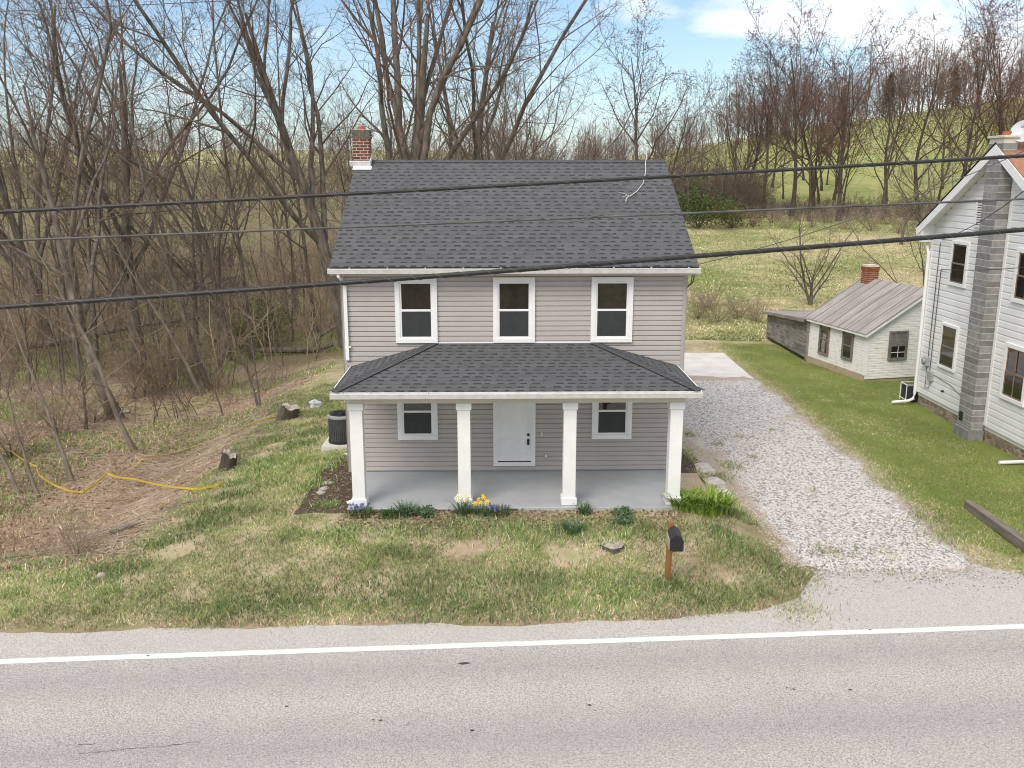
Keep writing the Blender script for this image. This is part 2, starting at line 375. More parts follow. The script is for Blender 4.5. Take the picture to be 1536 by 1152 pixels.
def m_ground():
    n = NT('ground_cover', .95, .1)
    a = n.node('Attribute', attribute_name='Col'); s = n.node('SeparateColor'); n.link(a.outputs['Color'], s.inputs[0])
    lit, mow, fld = s.outputs[0], s.outputs[1], s.outputs[2]; gre = a.outputs['Alpha']
    f_big = n.noise(.22, 4, .6); f_mid = n.noise(1.4, 4, .65); f_fine = n.noise(9, 4, .7); f_vf = n.noise(45, 3, .7)
    # front lawn: straw with green growth
    lawn = n.mix(n.ramp(f_fine, .35, .65), (.56, .45, .325), (.45, .35, .235))
    lawn = n.mix(n.ramp(n.math('MULTIPLY_ADD', f_vf, .25, f_mid), .50, .72), lawn, (.29, .285, .13))
    # leaf litter in the hollow
    lt = n.mix(n.ramp(f_fine, .35, .66), (.28, .20, .135), (.46, .355, .25))
    lt = n.mix(n.math('MULTIPLY', n.ramp(f_mid, .5, .7), .7), lt, (.21, .145, .095))
    lt = n.mix(n.ramp(n.math('MULTIPLY_ADD', f_fine, .2, f_big), .60, .74), lt, (.19, .215, .07))
    # mown lawn
    mw = n.mix(n.ramp(f_mid, .38, .65), (.165, .21, .05), (.215, .24, .07)); mw = n.mix(n.math('MULTIPLY', n.ramp(f_fine, .52, .75), .5), mw, (.33, .30, .14))
    mw = n.mix(n.math('MULTIPLY', n.ramp(f_big, .45, .7), .45), mw, (.10, .165, .03))
    # rough pasture
    fd = n.mix(n.ramp(n.math('MULTIPLY_ADD', f_mid, .5, n.math('MULTIPLY', n.noise(.12, 4, .65), .9)), .58, .82), (.20, .245, .07), (.52, .43, .26))
    fd = n.mix(n.math('MULTIPLY', n.ramp(f_fine, .45, .7), .5), fd, (.33, .29, .15))
    gr = n.mix(n.ramp(n.math('MULTIPLY_ADD', n.noise(.9, 4, .7), .7, f_big), .65, 1.0), (.25, .30, .075), (.38, .36, .16)); gr = n.mix(n.math('MULTIPLY', n.ramp(f_mid, .5, .7), .4), gr, (.19, .25, .05))
    def e(x): return n.ramp(n.math('ADD', n.math('MULTIPLY', n.math('SUBTRACT', f_mid, .5), .7), n.math('MULTIPLY_ADD', n.math('SUBTRACT', f_fine, .5), .5, x)), .3, .7)
    c = n.mix(e(lit), lawn, lt); wd = n.mix(n.ramp(n.math('MULTIPLY_ADD', f_fine, .4, n.math('MULTIPLY', f_big, .8)), .5, .75), (.19, .14, .09), (.17, .185, .062)); wd = n.mix(n.math('MULTIPLY', n.ramp(f_mid, .5, .72), .5), wd, (.28, .22, .14)); c = n.mix(n.ramp(lit, 1.2, 1.9), c, wd)
    c = n.mix(e(mow), c, mw); c = n.mix(e(fld), c, fd); c = n.mix(e(gre), c, gr)
    n.bump(n.math('ADD', f_fine, n.math('MULTIPLY', f_vf, .5)), .6, .05)
    return n.base(c)
M['ground'] = m_ground()
def m_stonewall():
    n = NT('rubble_stone', .95, .2); v = n.voro(3.6, vec=n.mapv((1, 1, 1.8))); s = n.node('SeparateColor'); n.link(v.outputs['Color'], s.inputs[0])
    e = n.node('TexVoronoi', feature='DISTANCE_TO_EDGE'); e.inputs['Scale'].default_value = 3.6; n.link(n.mapv((1, 1, 1.8)), e.inputs['Vector'])
    c = n.mix(s.outputs[0], (.20, .145, .10), (.42, .33, .25)); c = n.mix(n.ramp(e.outputs[0], .07, .02), c, (.36, .32, .27)); c = n.mix(n.math('MULTIPLY', n.ramp(n.noise(9, 4), .45, .7), .4), c, (.13, .10, .08))
    n.bump(n.math('MINIMUM', e.outputs[0], .15), 1., .08); return n.base(c)
M['stone'] = m_stonewall()
def m_tin():
    n = NT('weathered_tin_roof', .7, .35); v = n.mapv((.35, 3, .35)); f = n.noise(1.6, 5, .65, v)
    c = n.mix(n.ramp(f, .35, .68), (.40, .37, .35), (.24, .205, .185)); c = n.mix(n.math('MULTIPLY', n.ramp(n.noise(1.1, 4), .52, .75), .5), c, (.45, .43, .41)); return n.base(c)
M['tin'] = m_tin(); M['tin_seam'] = simple('rusty_seam', (.19, .155, .14), (.27, .24, .22), 2, .8)

# ------------------------------------------------------------------ sky and sun
SUN_EL, SUN_AZ = R(47), R(210)          # azimuth clockwise from +y
W = bpy.data.worlds.new('World'); SC.world = W; W.use_nodes = True
wt = W.node_tree; wn_ = wt.nodes; bg = wn_['Background']; out = wn_['World Output']
sky = wn_.new('ShaderNodeTexSky'); sky.sky_type = 'NISHITA'; sky.sun_disc = False; sky.sun_elevation = SUN_EL; sky.sun_rotation = SUN_AZ
sky.altitude = 100; sky.air_density = 1.0; sky.dust_density = 1.2; sky.ozone_density = 1.2
class WN(NT):
    def __init__(s): s.t = wt; s.n = wn_; s.tc = wn_.new('ShaderNodeTexCoord')
w = WN()
gen = w.tc.outputs['Generated']; sepw = w.node('SeparateXYZ'); w.link(gen, sepw.inputs[0])
cv = w.mapv((1, 1, 2.4), gen)
cn = w.noise(5.2, 7, .58, cv, .25); cn2 = w.noise(1.6, 3, .5, w.mapv((1, 1, 2.4), gen, loc=(3.1, 1.7, .4)))
def blobdir(u, v, wdt):
    a, y, z = ray(u, v); d = Vector((a, y, z)).normalized()
    q = w.node('VectorMath', operation='DISTANCE'); w.link(w.mapv((1, 1, 1.7), gen), q.inputs[0]); q.inputs[1].default_value = (d.x, d.y, d.z * 1.7)
    return w.ramp(q.outputs['Value'], wdt, 0.)
def wadd(a, b): return w.math('ADD', a, b)
mask = wadd(wadd(w.math('MULTIPLY', blobdir(1370, 40, .34), .36), w.math('MULTIPLY', blobdir(1110, 75, .11), .27)), wadd(w.math('MULTIPLY', blobdir(955, 8, .12), .34), w.math('MULTIPLY', blobdir(300, 120, .55), .16)))
gap = w.math('MULTIPLY', blobdir(930, 110, .30), -.30)
over = w.math('MULTIPLY', w.ramp(sepw.outputs[2], .32, .55), .3); over = wadd(over, w.math('MULTIPLY', w.ramp(sepw.outputs[1], .2, -.3), .2))  # unseen clouds overhead and behind, added to make the light whiter and softer
cl = w.ramp(wadd(wadd(wadd(cn, w.math('MULTIPLY', w.math('SUBTRACT', cn2, .5), .35)), wadd(mask, over)), gap), .66, .80)
skyc = w.mix(1., sky.outputs[0], (1.0, 1.08, 1.12), 'MULTIPLY')
hz = w.math('POWER', w.math('SUBTRACT', 1., w.math('ABSOLUTE', sepw.outputs[2]), clamp=True), 9.)
skyc = w.mix(w.math('MULTIPLY', hz, .24), skyc, (7.0, 7.9, 9.2))
cshade = w.mix(w.ramp(cn, .55, .85), (8.2, 8.3, 8.5), (11.0, 10.7, 10.4))
fin = w.mix(w.math('MULTIPLY', cl, .92), skyc, cshade)
w.link(fin, bg.inputs['Color']); bg.inputs['Strength'].default_value = .097
sd = bpy.data.lights.new('sun', 'SUN'); sd.energy = 1.65; sd.angle = R(30); sd.color = (1, .92, .83)
so = bpy.data.objects.new('sun', sd); C.objects.link(so)
sdir = Vector((math.sin(SUN_AZ) * math.cos(SUN_EL), math.cos(SUN_AZ) * math.cos(SUN_EL), math.sin(SUN_EL)))
so.rotation_euler = sdir.to_track_quat('Z', 'Y').to_euler(); so.location = (0, 0, 60)
SC.view_settings.view_transform = 'Standard'; SC.view_settings.look = 'None'; SC.view_settings.exposure = .60; SC.view_settings.gamma = 1
try: SC.view_settings.use_curve_mapping = False
except Exception: pass
SC.cycles.filter_width = 1.05; SC.cycles.max_bounces = 8; SC.cycles.diffuse_bounces = 6; SC.cycles.transparent_max_bounces = 8

# ------------------------------------------------------------------ the ground sheet
def axis(lo, dlo, dhi, hi, st):
    mid = np.arange(dlo, dhi + 1e-6, st); a = [dhi]; s = st
    while a[-1] < hi: s *= 1.09; a.append(a[-1] + s)
    b = [dlo]; s = st
    while b[-1] > lo: s *= 1.09; b.append(b[-1] - s)
    return np.array(sorted(set(b[1:])) + list(mid) + a[1:])
gx = axis(-1500, -18, 16, 1500, .25); gy = axis(-200, 13.5, 42, 1900, .25)
X, Y = np.meshgrid(gx, gy); Z = gz(X, Y); ny, nx = X.shape
idx = np.arange(nx * ny).reshape(ny, nx)
quads = np.stack([idx[:-1, :-1], idx[:-1, 1:], idx[1:, 1:], idx[1:, :-1]], -1).reshape(-1, 4)
bank = -8.4 + .5 * (vn(X, Y, 3, 5) - .5)
lit = (1 - ss(-1.2, .6, X - bank)) * ss(17.2, 19.2, Y - .1 * (X + 12)) * (1 - ss(260, 330, Y) * .6)
lit = np.maximum(lit, .75 * (1 - ss(-3, 10, X)) * ss(36, 44, Y) * (1 - ss(260, 330, Y)))
wood_green = ss(-9, -14, X) * ss(32, 37, Y) * (1 - ss(44, 52, Y)) + ss(-15, -19, X) * ss(26, 29, Y) * (1 - ss(42, 50, Y))
wood_green = np.clip(wood_green + .7 * ss(-6, -9, X) * ss(46, 52, Y), 0, 1)
lit = lit * (1 - .75 * wood_green * ss(.35, .6, fbm(X, Y, 5, 12)))
roadside = (1 - ss(.15, .55, Y - edge_y(X) + .25 * (vn(X, Y, .5, 3) - .5))) * (X < 7)
lit = np.maximum(lit, .8 * roadside)
lit = np.maximum(lit, .62 * ss(.55, .7, fbm(X, Y, 2.2, 71)) * (1 - ss(-3.5, -5.5, X)) )
mow = ss(9.6, 10.8, X + .3 * (vn(X, Y, 1.5, 3) - .5)) * ss(.4, 1.6, Y - edge_y(X)) * (1 - ss(45, 49, Y))
fld = ss(43, 47, Y) * ss(-6, 2, X) * (1 - ss(102, 118, Y))
fld = np.maximum(fld, ss(240, 330, Y) * (X < 60))
gre = ss(112, 122, Y) * ss(-12, 12, X) * (1 - ss(280, 330, Y)) + ss(50, 80, Y) * (1 - ss(-8, 0, X)) * (1 - ss(230, 300, Y)) * .75
gre = np.where(X < -5, gre * .25, gre) + wood_green * .7 * ss(.4, .6, fbm(X, Y, 4, 6))
lit = np.where(X < 2, lit + 2.2 * ss(-4, -8, X) * ss(41, 47, Y) * (1 - ss(400, 430, Y)), lit); gre = np.where(X < -6, gre * (1 - ss(44, 52, Y)), gre)
colr = np.stack([lit, mow, fld, np.clip(gre, 0, 1)], -1).reshape(-1, 4)
tag(mesh_np('ground', np.stack([X, Y, Z], -1).reshape(-1, 3), [quads], M['ground'], col=colr, smooth=True), kind='structure')

# road: one asphalt sheet, its far edge ragged
rx = np.concatenate([np.arange(-400, -14, 8.), np.arange(-14, 15, .12), np.arange(15, 400, 8.)])
rt = np.linspace(0, 1, 14); ef = edge_y(rx) + .16 * (fbm(rx, rx * 0, .8, 3) - .5) * 2 * (np.abs(rx) < 20) + .05; nr = line_y(rx) - 7.4
V = np.stack([np.stack([rx, lerp(nr, ef, t), np.zeros_like(rx)], -1) for t in rt]); m_, k_ = V.shape[:2]
ii = np.arange(m_ * k_).reshape(m_, k_)
tag(mesh_np('road', V.reshape(-1, 3), [np.stack([ii[:-1, :-1], ii[:-1, 1:], ii[1:, 1:], ii[1:, :-1]], -1).reshape(-1, 4)], M['asphalt']), kind='structure')
lx = np.arange(-120, 120, .2); wv_ = .012 * (vn(lx, lx * 0, .5, 2) - .5)
V = np.concatenate([np.stack([lx, line_y(lx) - .085 + wv_, lx * 0 + .004], -1), np.stack([lx, line_y(lx) + .085 + wv_, lx * 0 + .004], -1)])
k = len(lx); q = np.arange(k - 1)
tag(mesh_np('road_line', V, [np.stack([q, q + 1, q + 1 + k, q + k], -1)], M['line']), kind='structure')
patch = NT('tar_patch', .8, .3); patch.base((.055, .052, .052))
mb = MB(); px, py, _ = at(696, 995, 0)
mb.add([(px - .12, py, .004), (px - .03, py - .05, .004), (px + .05, py - .03, .004), (px + .13, py + .01, .004), (px + .02, py + .035, .004), (px - .05, py + .02, .004)], [(0, 1, 2, 3, 4, 5)])
for (u, v) in ((1305, 945), (560, 1080), (708, 1096), (1385, 1040), (1275, 1035), (222, 984), (1084, 962), (884, 1058), (893, 1066), (571, 1081), (1180, 1032), (1190, 1034), (430, 1060)):
    px, py, _ = at(u, v, 0); rr = random.uniform(.012, .03); mb.add([(px + rr * 1.6 * math.cos(a), py + rr * math.sin(a), .008) for a in np.arange(0, 6.2, 1.05)], [(0, 1, 2, 3, 4, 5)])
def crack(pts):
    rr = random.Random(len(pts) + int(pts[0][0])); P = []
    for (u0, v0), (u1, v1) in zip(pts[:-1], pts[1:]):
        for k in range(7): a_ = at(lerp(u0, u1, k / 7), lerp(v0, v1, k / 7), 0); P.append((a_[0], a_[1] + rr.uniform(-.02, .02)))
    for (x0, y0), (x1, y1) in zip(P[:-1], P[1:]):
        w_ = rr.uniform(.001, .006); mb.add([(x0, y0 - w_, .005), (x1, y1 - w_, .005), (x1, y1 + w_, .005), (x0, y0 + w_, .005)], [(0, 1, 2, 3)])
crack([(118, 1130), (150, 1128), (190, 1123), (240, 1120), (312, 1111)]); crack([(1156, 1022), (1172, 1030)]); crack([(1182, 1033), (1196, 1035)]); crack([(100, 1118), (150, 1116)])
tag(mb.build('road_stain', patch.m), kind='structure')

# gravel drive: ragged sheet
def driveL(y): return np.interp(y, [17.4, 18.2, 20.4, 23.3, 25.3, 30, 36.2], [6.2, 6.1, 5.85, 5.45, 5.1, 4.75, 4.6])
def driveR(y): return np.interp(y, [17.4, 18.4, 21.3, 26.3, 32, 36.2], [9.6, 10.0, 10.05, 9.9, 9.95, 9.85])
dy = np.arange(17.75, 36.3, .1); tt = np.linspace(0, 1, 46)
L_ = driveL(dy) + .5 * (fbm(dy, dy * 0, 1.1, 21) - .5) * 1.4; R_ = driveR(dy) + .45 * (fbm(dy, dy * 0, 1.3, 31) - .5) * 1.4
GX = L_[:, None] * (1 - tt) + R_[:, None] * tt; GY = np.repeat(dy[:, None], len(tt), 1)
for k_ in range(7): GY[k_] += (1 - k_ / 7) * .9 * (fbm(GX[0], GX[0] * 0, .8, 8) - .35)
ed = np.minimum(np.minimum(tt, 1 - tt)[None, :] * 4.2 / .25, 1); ed = np.minimum(ed, np.clip((GY - 17.7) / .5, 0, 1) + .0)
GZ = np.maximum(gz(GX, GY), 0.0) - .012 + .045 * ed + .02 * (fbm(GX, GY, .5, 7) - .5)
dl = (GX - L_[:, None]); dr_ = (R_[:, None] - GX); dcol = np.clip(np.maximum(.55 * (1 - (GY - 17.8) / .5) * (fbm(GX, GY, .5, 77) > .5), np.maximum(np.maximum(1 - dl / (.45 + .9 * ss(21, 24, GY) * (1 - ss(31, 35, GY))), 1 - dr_ / .45), (GY - 35.0) / 1.0 + 0 * GX)), 0, 1)
a_, b_ = GX.shape; ii = np.arange(a_ * b_).reshape(a_, b_)
tag(mesh_np('driveway', np.stack([GX, GY, GZ], -1).reshape(-1, 3), [np.stack([ii[:-1, :-1], ii[:-1, 1:], ii[1:, 1:], ii[1:, :-1]], -1).reshape(-1, 4)], M['gravel'], smooth=True, col=np.stack([dcol, dcol, dcol, dcol * 0 + 1], -1).reshape(-1, 4)), kind='structure')
mb = MB(); mb.box(4.5, 9.75, 35.7, 41.2, -.3, .20, bev=.015)
tag(mb.build('concrete_pad', M['concrete']), kind='structure')

# loose stones of the drive (nobody could count them)
rg = np.random.default_rng(5)
def scatter_stones(n, xf, yf, smin, smax, cols):
    x = xf; y = yf; s = rg.uniform(smin, smax, n); z = gz(x, y)
    z = np.where((y < edge_y(x) + .1), np.maximum(z, 0), z) + s * .25 + .012
    oct_ = np.array([[1, 0, 0], [0, 1, 0], [-1, 0, 0], [0, -1, 0], [0, 0, .8], [0, 0, -.8]]); fc = np.array([[0, 1, 4], [1, 2, 4], [2, 3, 4], [3, 0, 4], [1, 0, 5], [2, 1, 5], [3, 2, 5], [0, 3, 5]])
    a = rg.uniform(0, 6.28, n); jit = rg.uniform(.6, 1.3, (n, 6, 1)); v = oct_[None] * jit * s[:, None, None]
    ca, sa = np.cos(a)[:, None], np.sin(a)[:, None]
    vx = v[..., 0] * ca - v[..., 1] * sa; vy = v[..., 0] * sa + v[..., 1] * ca
    V = np.stack([vx + x[:, None], vy + y[:, None], v[..., 2] * .8 + z[:, None]], -1).reshape(-1, 3)
    Fc = (fc[None] + 6 * np.arange(n)[:, None, None]).reshape(-1, 3)
    g = rg.uniform(0, 1, n)[:, None]; col = lerp(np.array(cols[0]), np.array(cols[1]), g); dark = rg.uniform(0, 1, n) < .25; col[dark] *= .4
    return V, Fc, np.repeat(np.concatenate([col, np.ones((n, 1))], 1), 6, 0)
n = 9000; y = rg.uniform(17.6, 35.6, n) ; y = 17.6 + (y - 17.6) ** 1.0; t = rg.uniform(-.04, 1.03, n); x = lerp(driveL(y), driveR(y), t)
edgeb = rg.uniform(0, 1, 3500); ye = rg.uniform(17.5, 34, 3500); xe = np.where(edgeb < .6, driveL(ye) + rg.normal(0, .3, 3500), driveR(ye) + rg.normal(0, .22, 3500))
xa = rg.uniform(5.6, 10.8, 1500); ya = 17.95 + rg.normal(-.15, .45, 1500)
X_ = np.concatenate([x, xe, xa]); Y_ = np.concatenate([y, ye, ya]); ok = (X_ > 4.55)
X_, Y_ = X_[ok], Y_[ok]
V, Fc, cc = scatter_stones(len(X_), X_, Y_, .009, .024, ((.34, .31, .29), (.78, .74, .70)))
tag(mesh_np('gravel', V, [Fc], M['pebbles'], col=cc), 'loose white crushed stone scattered over the driveway beside the grey house', 'gravel', kind='stuff')

# ------------------------------------------------------------------ shared building pieces
def laps(mb, p0, p1, nrm, z0, z1, ex, d=.02, clip=None):
    """lapped siding from p0 to p1 (plan), facing nrm; clip(z) -> (s0,s1) fractions along the wall"""
    p0 = Vector((p0[0], p0[1], 0)); p1 = Vector((p1[0], p1[1], 0)); nv = Vector((nrm[0], nrm[1], 0)); z = z0
    while z < z1 - 1e-4:
        zt = min(z + ex, z1); s0, s1 = clip(z) if clip else (0, 1); t0, t1 = clip(zt) if clip else (0, 1)
        if s1 - s0 > .005:
            if t1 < t0: t0 = t1 = (t0 + t1) / 2
            a, b = p0.lerp(p1, s0), p0.lerp(p1, s1); c, e = p0.lerp(p1, t1), p0.lerp(p1, t0); h = Vector((0, 0, z)); g = Vector((0, 0, zt))
            if zt - z < ex * .6: mb.add([a + nv * d + h, b + nv * d + h, c + nv * .003 + g, e + nv * .003 + g, a + h - nv * .004, b + h - nv * .004], [(0, 1, 2, 3), (4, 5, 1, 0)])
            else:
                q0, q1 = e.lerp(a, .28) + Vector((0, 0, lerp(z, zt, .72))), c.lerp(b, .28) + Vector((0, 0, lerp(z, zt, .72))); r0_, r1_ = e.lerp(a, .12) + Vector((0, 0, lerp(z, zt, .86))), c.lerp(b, .12) + Vector((0, 0, lerp(z, zt, .86)))
                mb.add([a + nv * d + h, b + nv * d + h, q1 + nv * d * .82, q0 + nv * d * .82, r1_ + nv * .001, r0_ + nv * .001, c + nv * .0 + g, e + nv * .0 + g, a + h - nv * .004, b + h - nv * .004], [(0, 1, 2, 3), (3, 2, 4, 5), (5, 4, 6, 7), (8, 9, 1, 0)])
        z += ex
def shingle_plane(mb, uv, e0, e1, r0, r1, row=.19, lift=.005):
    """rows of shingles between eave edge e0-e1 and ridge edge r0-r1, each row a lifted strip; uv in metres"""
    e0, e1, r0, r1 = map(Vector, (e0, e1, r0, r1)); L = ((r0 + r1) / 2 - (e0 + e1) / 2).length
    ux = (e1 - e0).normalized(); up = (r0 - e0) - ux * (r0 - e0).dot(ux); L = up.length
    nrm = ux.cross(up.normalized()); n = max(1, round(L / row))
    for i in range(n):
        t0, t1 = i / n, (i + 1) / n
        a, b = e0.lerp(r0, t0), e1.lerp(r1, t0); c, d = e1.lerp(r1, t1), e0.lerp(r0, t1)
        o = mb.add([a + nrm * lift, b + nrm * lift, c + nrm * .002, d + nrm * .002, a, b], [(0, 1, 2, 3), (4, 5, 1, 0)])
        for j, (p, vv) in enumerate(((a, i), (b, i), (c, i + .995), (d, i + .995), (a, i), (b, i))): uv[o + j] = ((p - e0).dot(ux) + 50, (vv + .002) * .19)
def gutter_trough(mb, x0, x1, y, z, w=.12, h=.12):
    """open gutter along x, its outside lip at y, back at y+w"""
    t = .008
    prof = [(y + .03, z), (y + w, z), (y + w, z + h), (y + w - t, z + h), (y + w - t, z + t), (y + .03 + t, z + t), (y + t + .012, z + h - .02), (y + t + .012, z + h), (y - .006, z + h), (y - .006, z + h - .022), (y, z + h - .03)]
    mb.prism(prof[::-1], 'x', x0, x1)
    mb.box(x0 - .004, x0, y + .02, y + w, z - .002, z + h); mb.box(x1, x1 + .004, y + .02, y + w, z - .002, z + h)
def sash_window(parent, x, z0, w, h, y=0, casing=.115, rail=.5, mats=None, proud=.085, screen=True, shade=None):
    """double-hung window on a wall at local y facing -y, centred on x; returns the casing part"""
    W_, FR = (mats or (M['white'], M['white'])); x0, x1 = x - w / 2, x + w / 2; z1 = z0 + h; c = casing; b = MB()
    b.box(x0, x0 + c, y - proud, y + .01, z0 + c * 1.0, z1 - c, bev=.006); b.box(x1 - c, x1, y - proud, y + .01, z0 + c * 1.0, z1 - c, bev=.006)
    b.box(x0, x1, y - proud - .003, y + .01, z1 - c, z1, bev=.006); b.box(x0, x1, y - proud - .012, y + .01, z0, z0 + c, bev=.008)
    f = b.build('window', W_, parent)
    ix0, ix1, iz0, iz1 = x0 + c, x1 - c, z0 + c, z1 - c; zm = iz0 + (iz1 - iz0) * rail; s = .045
    for nm, a0, a1, yy, mt in (('upper_sash', zm - .02, iz1, y - .052, M['glass']), ('lower_sash', iz0, zm + .02, y - .066, M['screen'] if screen else M['glass'])):
        b = MB(); b.box(ix0, ix0 + s, yy, y, a0 + s, a1 - s); b.box(ix1 - s, ix1, yy, y, a0 + s, a1 - s); b.box(ix0, ix1, yy - .002, y, a0, a0 + s); b.box(ix0, ix1, yy - .002, y, a1 - s, a1)
        b.build(nm, FR, f)
        b = MB(); yo = yy + .012; b.box(ix0 + s, ix1 - s, yo, yo + .008, a0 + s, a1 - s); b.build('pane', mt, f)
    return f
def bricks(cx, cy, wx, wy, z0, z1, bl, bh, joint, mat, core, parent, name, cap_rows=0, M0=None, mat_cap=None):
    """a chimney shaft: mortar core and separate bricks standing 6 mm proud"""
    c = MB(); c.box(cx - wx / 2 + .008, cx + wx / 2 - .008, cy - wy / 2 + .008, cy + wy / 2 - .008, z0, z1)
    sh = MB(); z = z0; r = 0
    n = int((z1 - z0) / bh)
    for r in range(n):
        g = .02 if r >= n - cap_rows else 0
        x0, x1, y0, y1 = cx - wx / 2 - g, cx + wx / 2 + g, cy - wy / 2 - g, cy + wy / 2 + g; za, zb = z0 + r * bh + joint / 2, z0 + (r + 1) * bh - joint / 2
        sh.cm = 1 if (mat_cap and r >= n - max(cap_rows, 1)) else 0
        for ax in (0, 1):
            lo, hi = (x0, x1) if ax == 0 else (y0, y1); t = lo - (bl / 2 if r % 2 else 0) + (bl * .0)
            while t < hi - .01:
                a, b = max(t, lo) + joint / 2 * (t > lo), min(t + bl, hi) - joint / 2 * (t + bl < hi)
                if b - a > .02:
                    if ax == 0: sh.box(a, b, y0, y0 + .03, za, zb); sh.box(a, b, y1 - .03, y1, za, zb)
                    else: sh.box(x0 + .001, x0 + .03, max(a, y0 + .031), min(b, y1 - .031), za, zb); sh.box(x1 - .03, x1 - .001, max(a, y0 + .031), min(b, y1 - .031), za, zb)
                t += bl
    o = sh.build(name, [mat, mat_cap] if mat_cap else mat, parent)
    k = c.build('mortar', core, o); return o

# ------------------------------------------------------------------ the grey house
H = thing('house', 'grey two storey house with a dark shingle roof and white pillared front porch', 'house', (.06, 22.7, 0), R(1))
HW, HD, ZE, ZR = 4.30, 9.4, 5.74, 8.60
RY = HD / 2
b = MB()
laps(b, (-HW, 0), (HW, 0), (0, -1), .68, ZE, .127, .032)
rise = ZR - 5.98
def gclip(z):
    if z <= ZE: return (0, 1)
    k_ = min(1, (z - ZE) / (ZR - .1 - ZE)); return (.5 * k_, 1 - .5 * k_)
laps(b, (HW, 0), (HW, HD), (1, 0), .35, ZR - .12, .127, .032, gclip)
laps(b, (-HW, HD), (-HW, 0), (-1, 0), .35, ZR - .12, .127, .032, gclip)
laps(b, (HW, HD), (-HW, HD), (0, 1), .4, ZE, .127, .022)
b.build('wall', M['siding'], H)
b = MB(); b.box(-HW + .03, HW - .03, .03, HD - .03, -.6, .66); b.build('foundation', M['concrete'], H)
b = MB(); pts = [(.05, .6), (HD - .05, .6), (HD - .05, ZE - .02), (RY, ZR - .22), (.05, ZE - .02)]; b.prism(pts, 'x', -HW + .04, HW - .04); b.build('sheathing', M['trim_grey'], H)
for sx in (-1, 1):
    b = MB(); x = sx * HW
    b.box(min(x - sx * .075, x + sx * .03), max(x - sx * .075, x + sx * .03), -.034, -.006, .62, ZE); b.box(min(x + sx * .006, x + sx * .034), max(x + sx * .006, x + sx * .034), -.034, .075, .62, ZE - .004)
    b.build('corner_trim', M['trim_grey'], H)
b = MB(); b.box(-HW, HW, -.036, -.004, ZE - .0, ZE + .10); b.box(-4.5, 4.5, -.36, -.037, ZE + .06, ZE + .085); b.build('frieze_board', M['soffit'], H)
# roof
EX, EY, EZ = 4.52, -.40, 6.0
b = MB(); uv = {}
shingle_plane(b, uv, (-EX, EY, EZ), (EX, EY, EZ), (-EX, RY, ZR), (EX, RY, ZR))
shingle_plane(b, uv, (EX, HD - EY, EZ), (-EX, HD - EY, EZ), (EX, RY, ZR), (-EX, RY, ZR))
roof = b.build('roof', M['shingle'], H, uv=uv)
b = MB(); b.prism([(EY + .02, EZ - .13), (RY, ZR - .13), (HD - EY - .02, EZ - .13), (HD - EY - .02, EZ - .014), (RY, ZR - .014), (EY + .02, EZ - .014)], 'x', -EX + .042, EX - .042); b.build('roof_deck', M['gutter_white'], roof)
b = MB(); sl = math.atan2(ZR - EZ, RY - EY)
x = -EX
while x < EX - .01:
    for s in (-1, 1):
        Mx = Matrix.Translation((x, RY, ZR + .016)) @ Matrix.Rotation(-s * sl, 4, 'X') @ Matrix.Rotation(R(1.6), 4, 'Y'); b.box(0, min(.3, EX - x), *((0, .16) if s > 0 else (-.16, 0)), -.004, .008, Mx)
    x += .143
b.build('ridge_cap', M['shingle_cap'], roof)
b = MB()
for s in (-1, 1):
    b = MB(); x0 = s * (EX - .04); b.prism([(EY, EZ - .17), (RY, ZR - .17), (HD - EY, EZ - .17), (HD - EY, EZ - .032), (RY, ZR - .032), (EY, EZ - .032)], 'x', min(x0, x0 + s * .022), max(x0, x0 + s * .022)); b.build('rake_board', M['white'], roof)
# chimney on the left gable
ch = bricks(-4.33, RY - .05, .48, .48, 7.3, 9.46, .21, .083, .018, M['brick_red'], M['mortar'], roof, 'chimney', 3, mat_cap=M['brick_stain'])
b = MB(); b.lathe([(.11, 9.4), (.125, 9.4), (.12, 9.56), (.085, 9.56), (.08, 9.5)], -4.33, RY - .05, 14); b.build('chimney_pot', M['clay'], ch)
b = MB(); Mx = Matrix.Translation((0, EY, EZ)) @ Matrix.Rotation(sl, 4, 'X'); yy = (RY - EY) / math.cos(sl)
b.box(-4.56, -4.02, yy - .62, yy - .40, .014, .03, Mx); b.box(-4.66, -4.06, yy - .40, yy - .36, .014, .17, Mx); b.box(-4.085, -4.06, yy - .36, yy + .1, .014, .17, Mx); b.build('chimney_flashing', M['flashing'], ch)
b = MB(); gutter_trough(b, -EX - .03, EX + .03, EY - .12, EZ - .155, .13, .13); g = b.build('gutter', M['gutter_white'], H)
b = MB(); b.box(-EX, EX, EY - .006, EY + .012, EZ - .1, EZ - .012); b.build('drip_edge', M['black'], g)
for x in np.arange(-EX + .5, EX, .92): b = MB(); b.box(x - .014, x + .014, EY - .135, EY + .03, EZ - .022, EZ - .010); b.build('gutter_bracket', M['gutter_white'], g)
b = MB(); xd = -HW + .085
b.tube([(xd - .09, EY - .03, EZ - .15), (xd - .09, EY - .03, EZ - .22), (xd - .01, -.12, EZ - .42), (xd, -.085, EZ - .52)], .04, 10); b.box(xd - .042, xd + .042, -.11, -.04, 3.62, EZ - .48, bev=.01)
b.box(xd - .055, xd + .1, -.113, -.037, 3.95, 3.98)
b.build('downspout', M['white'], H)
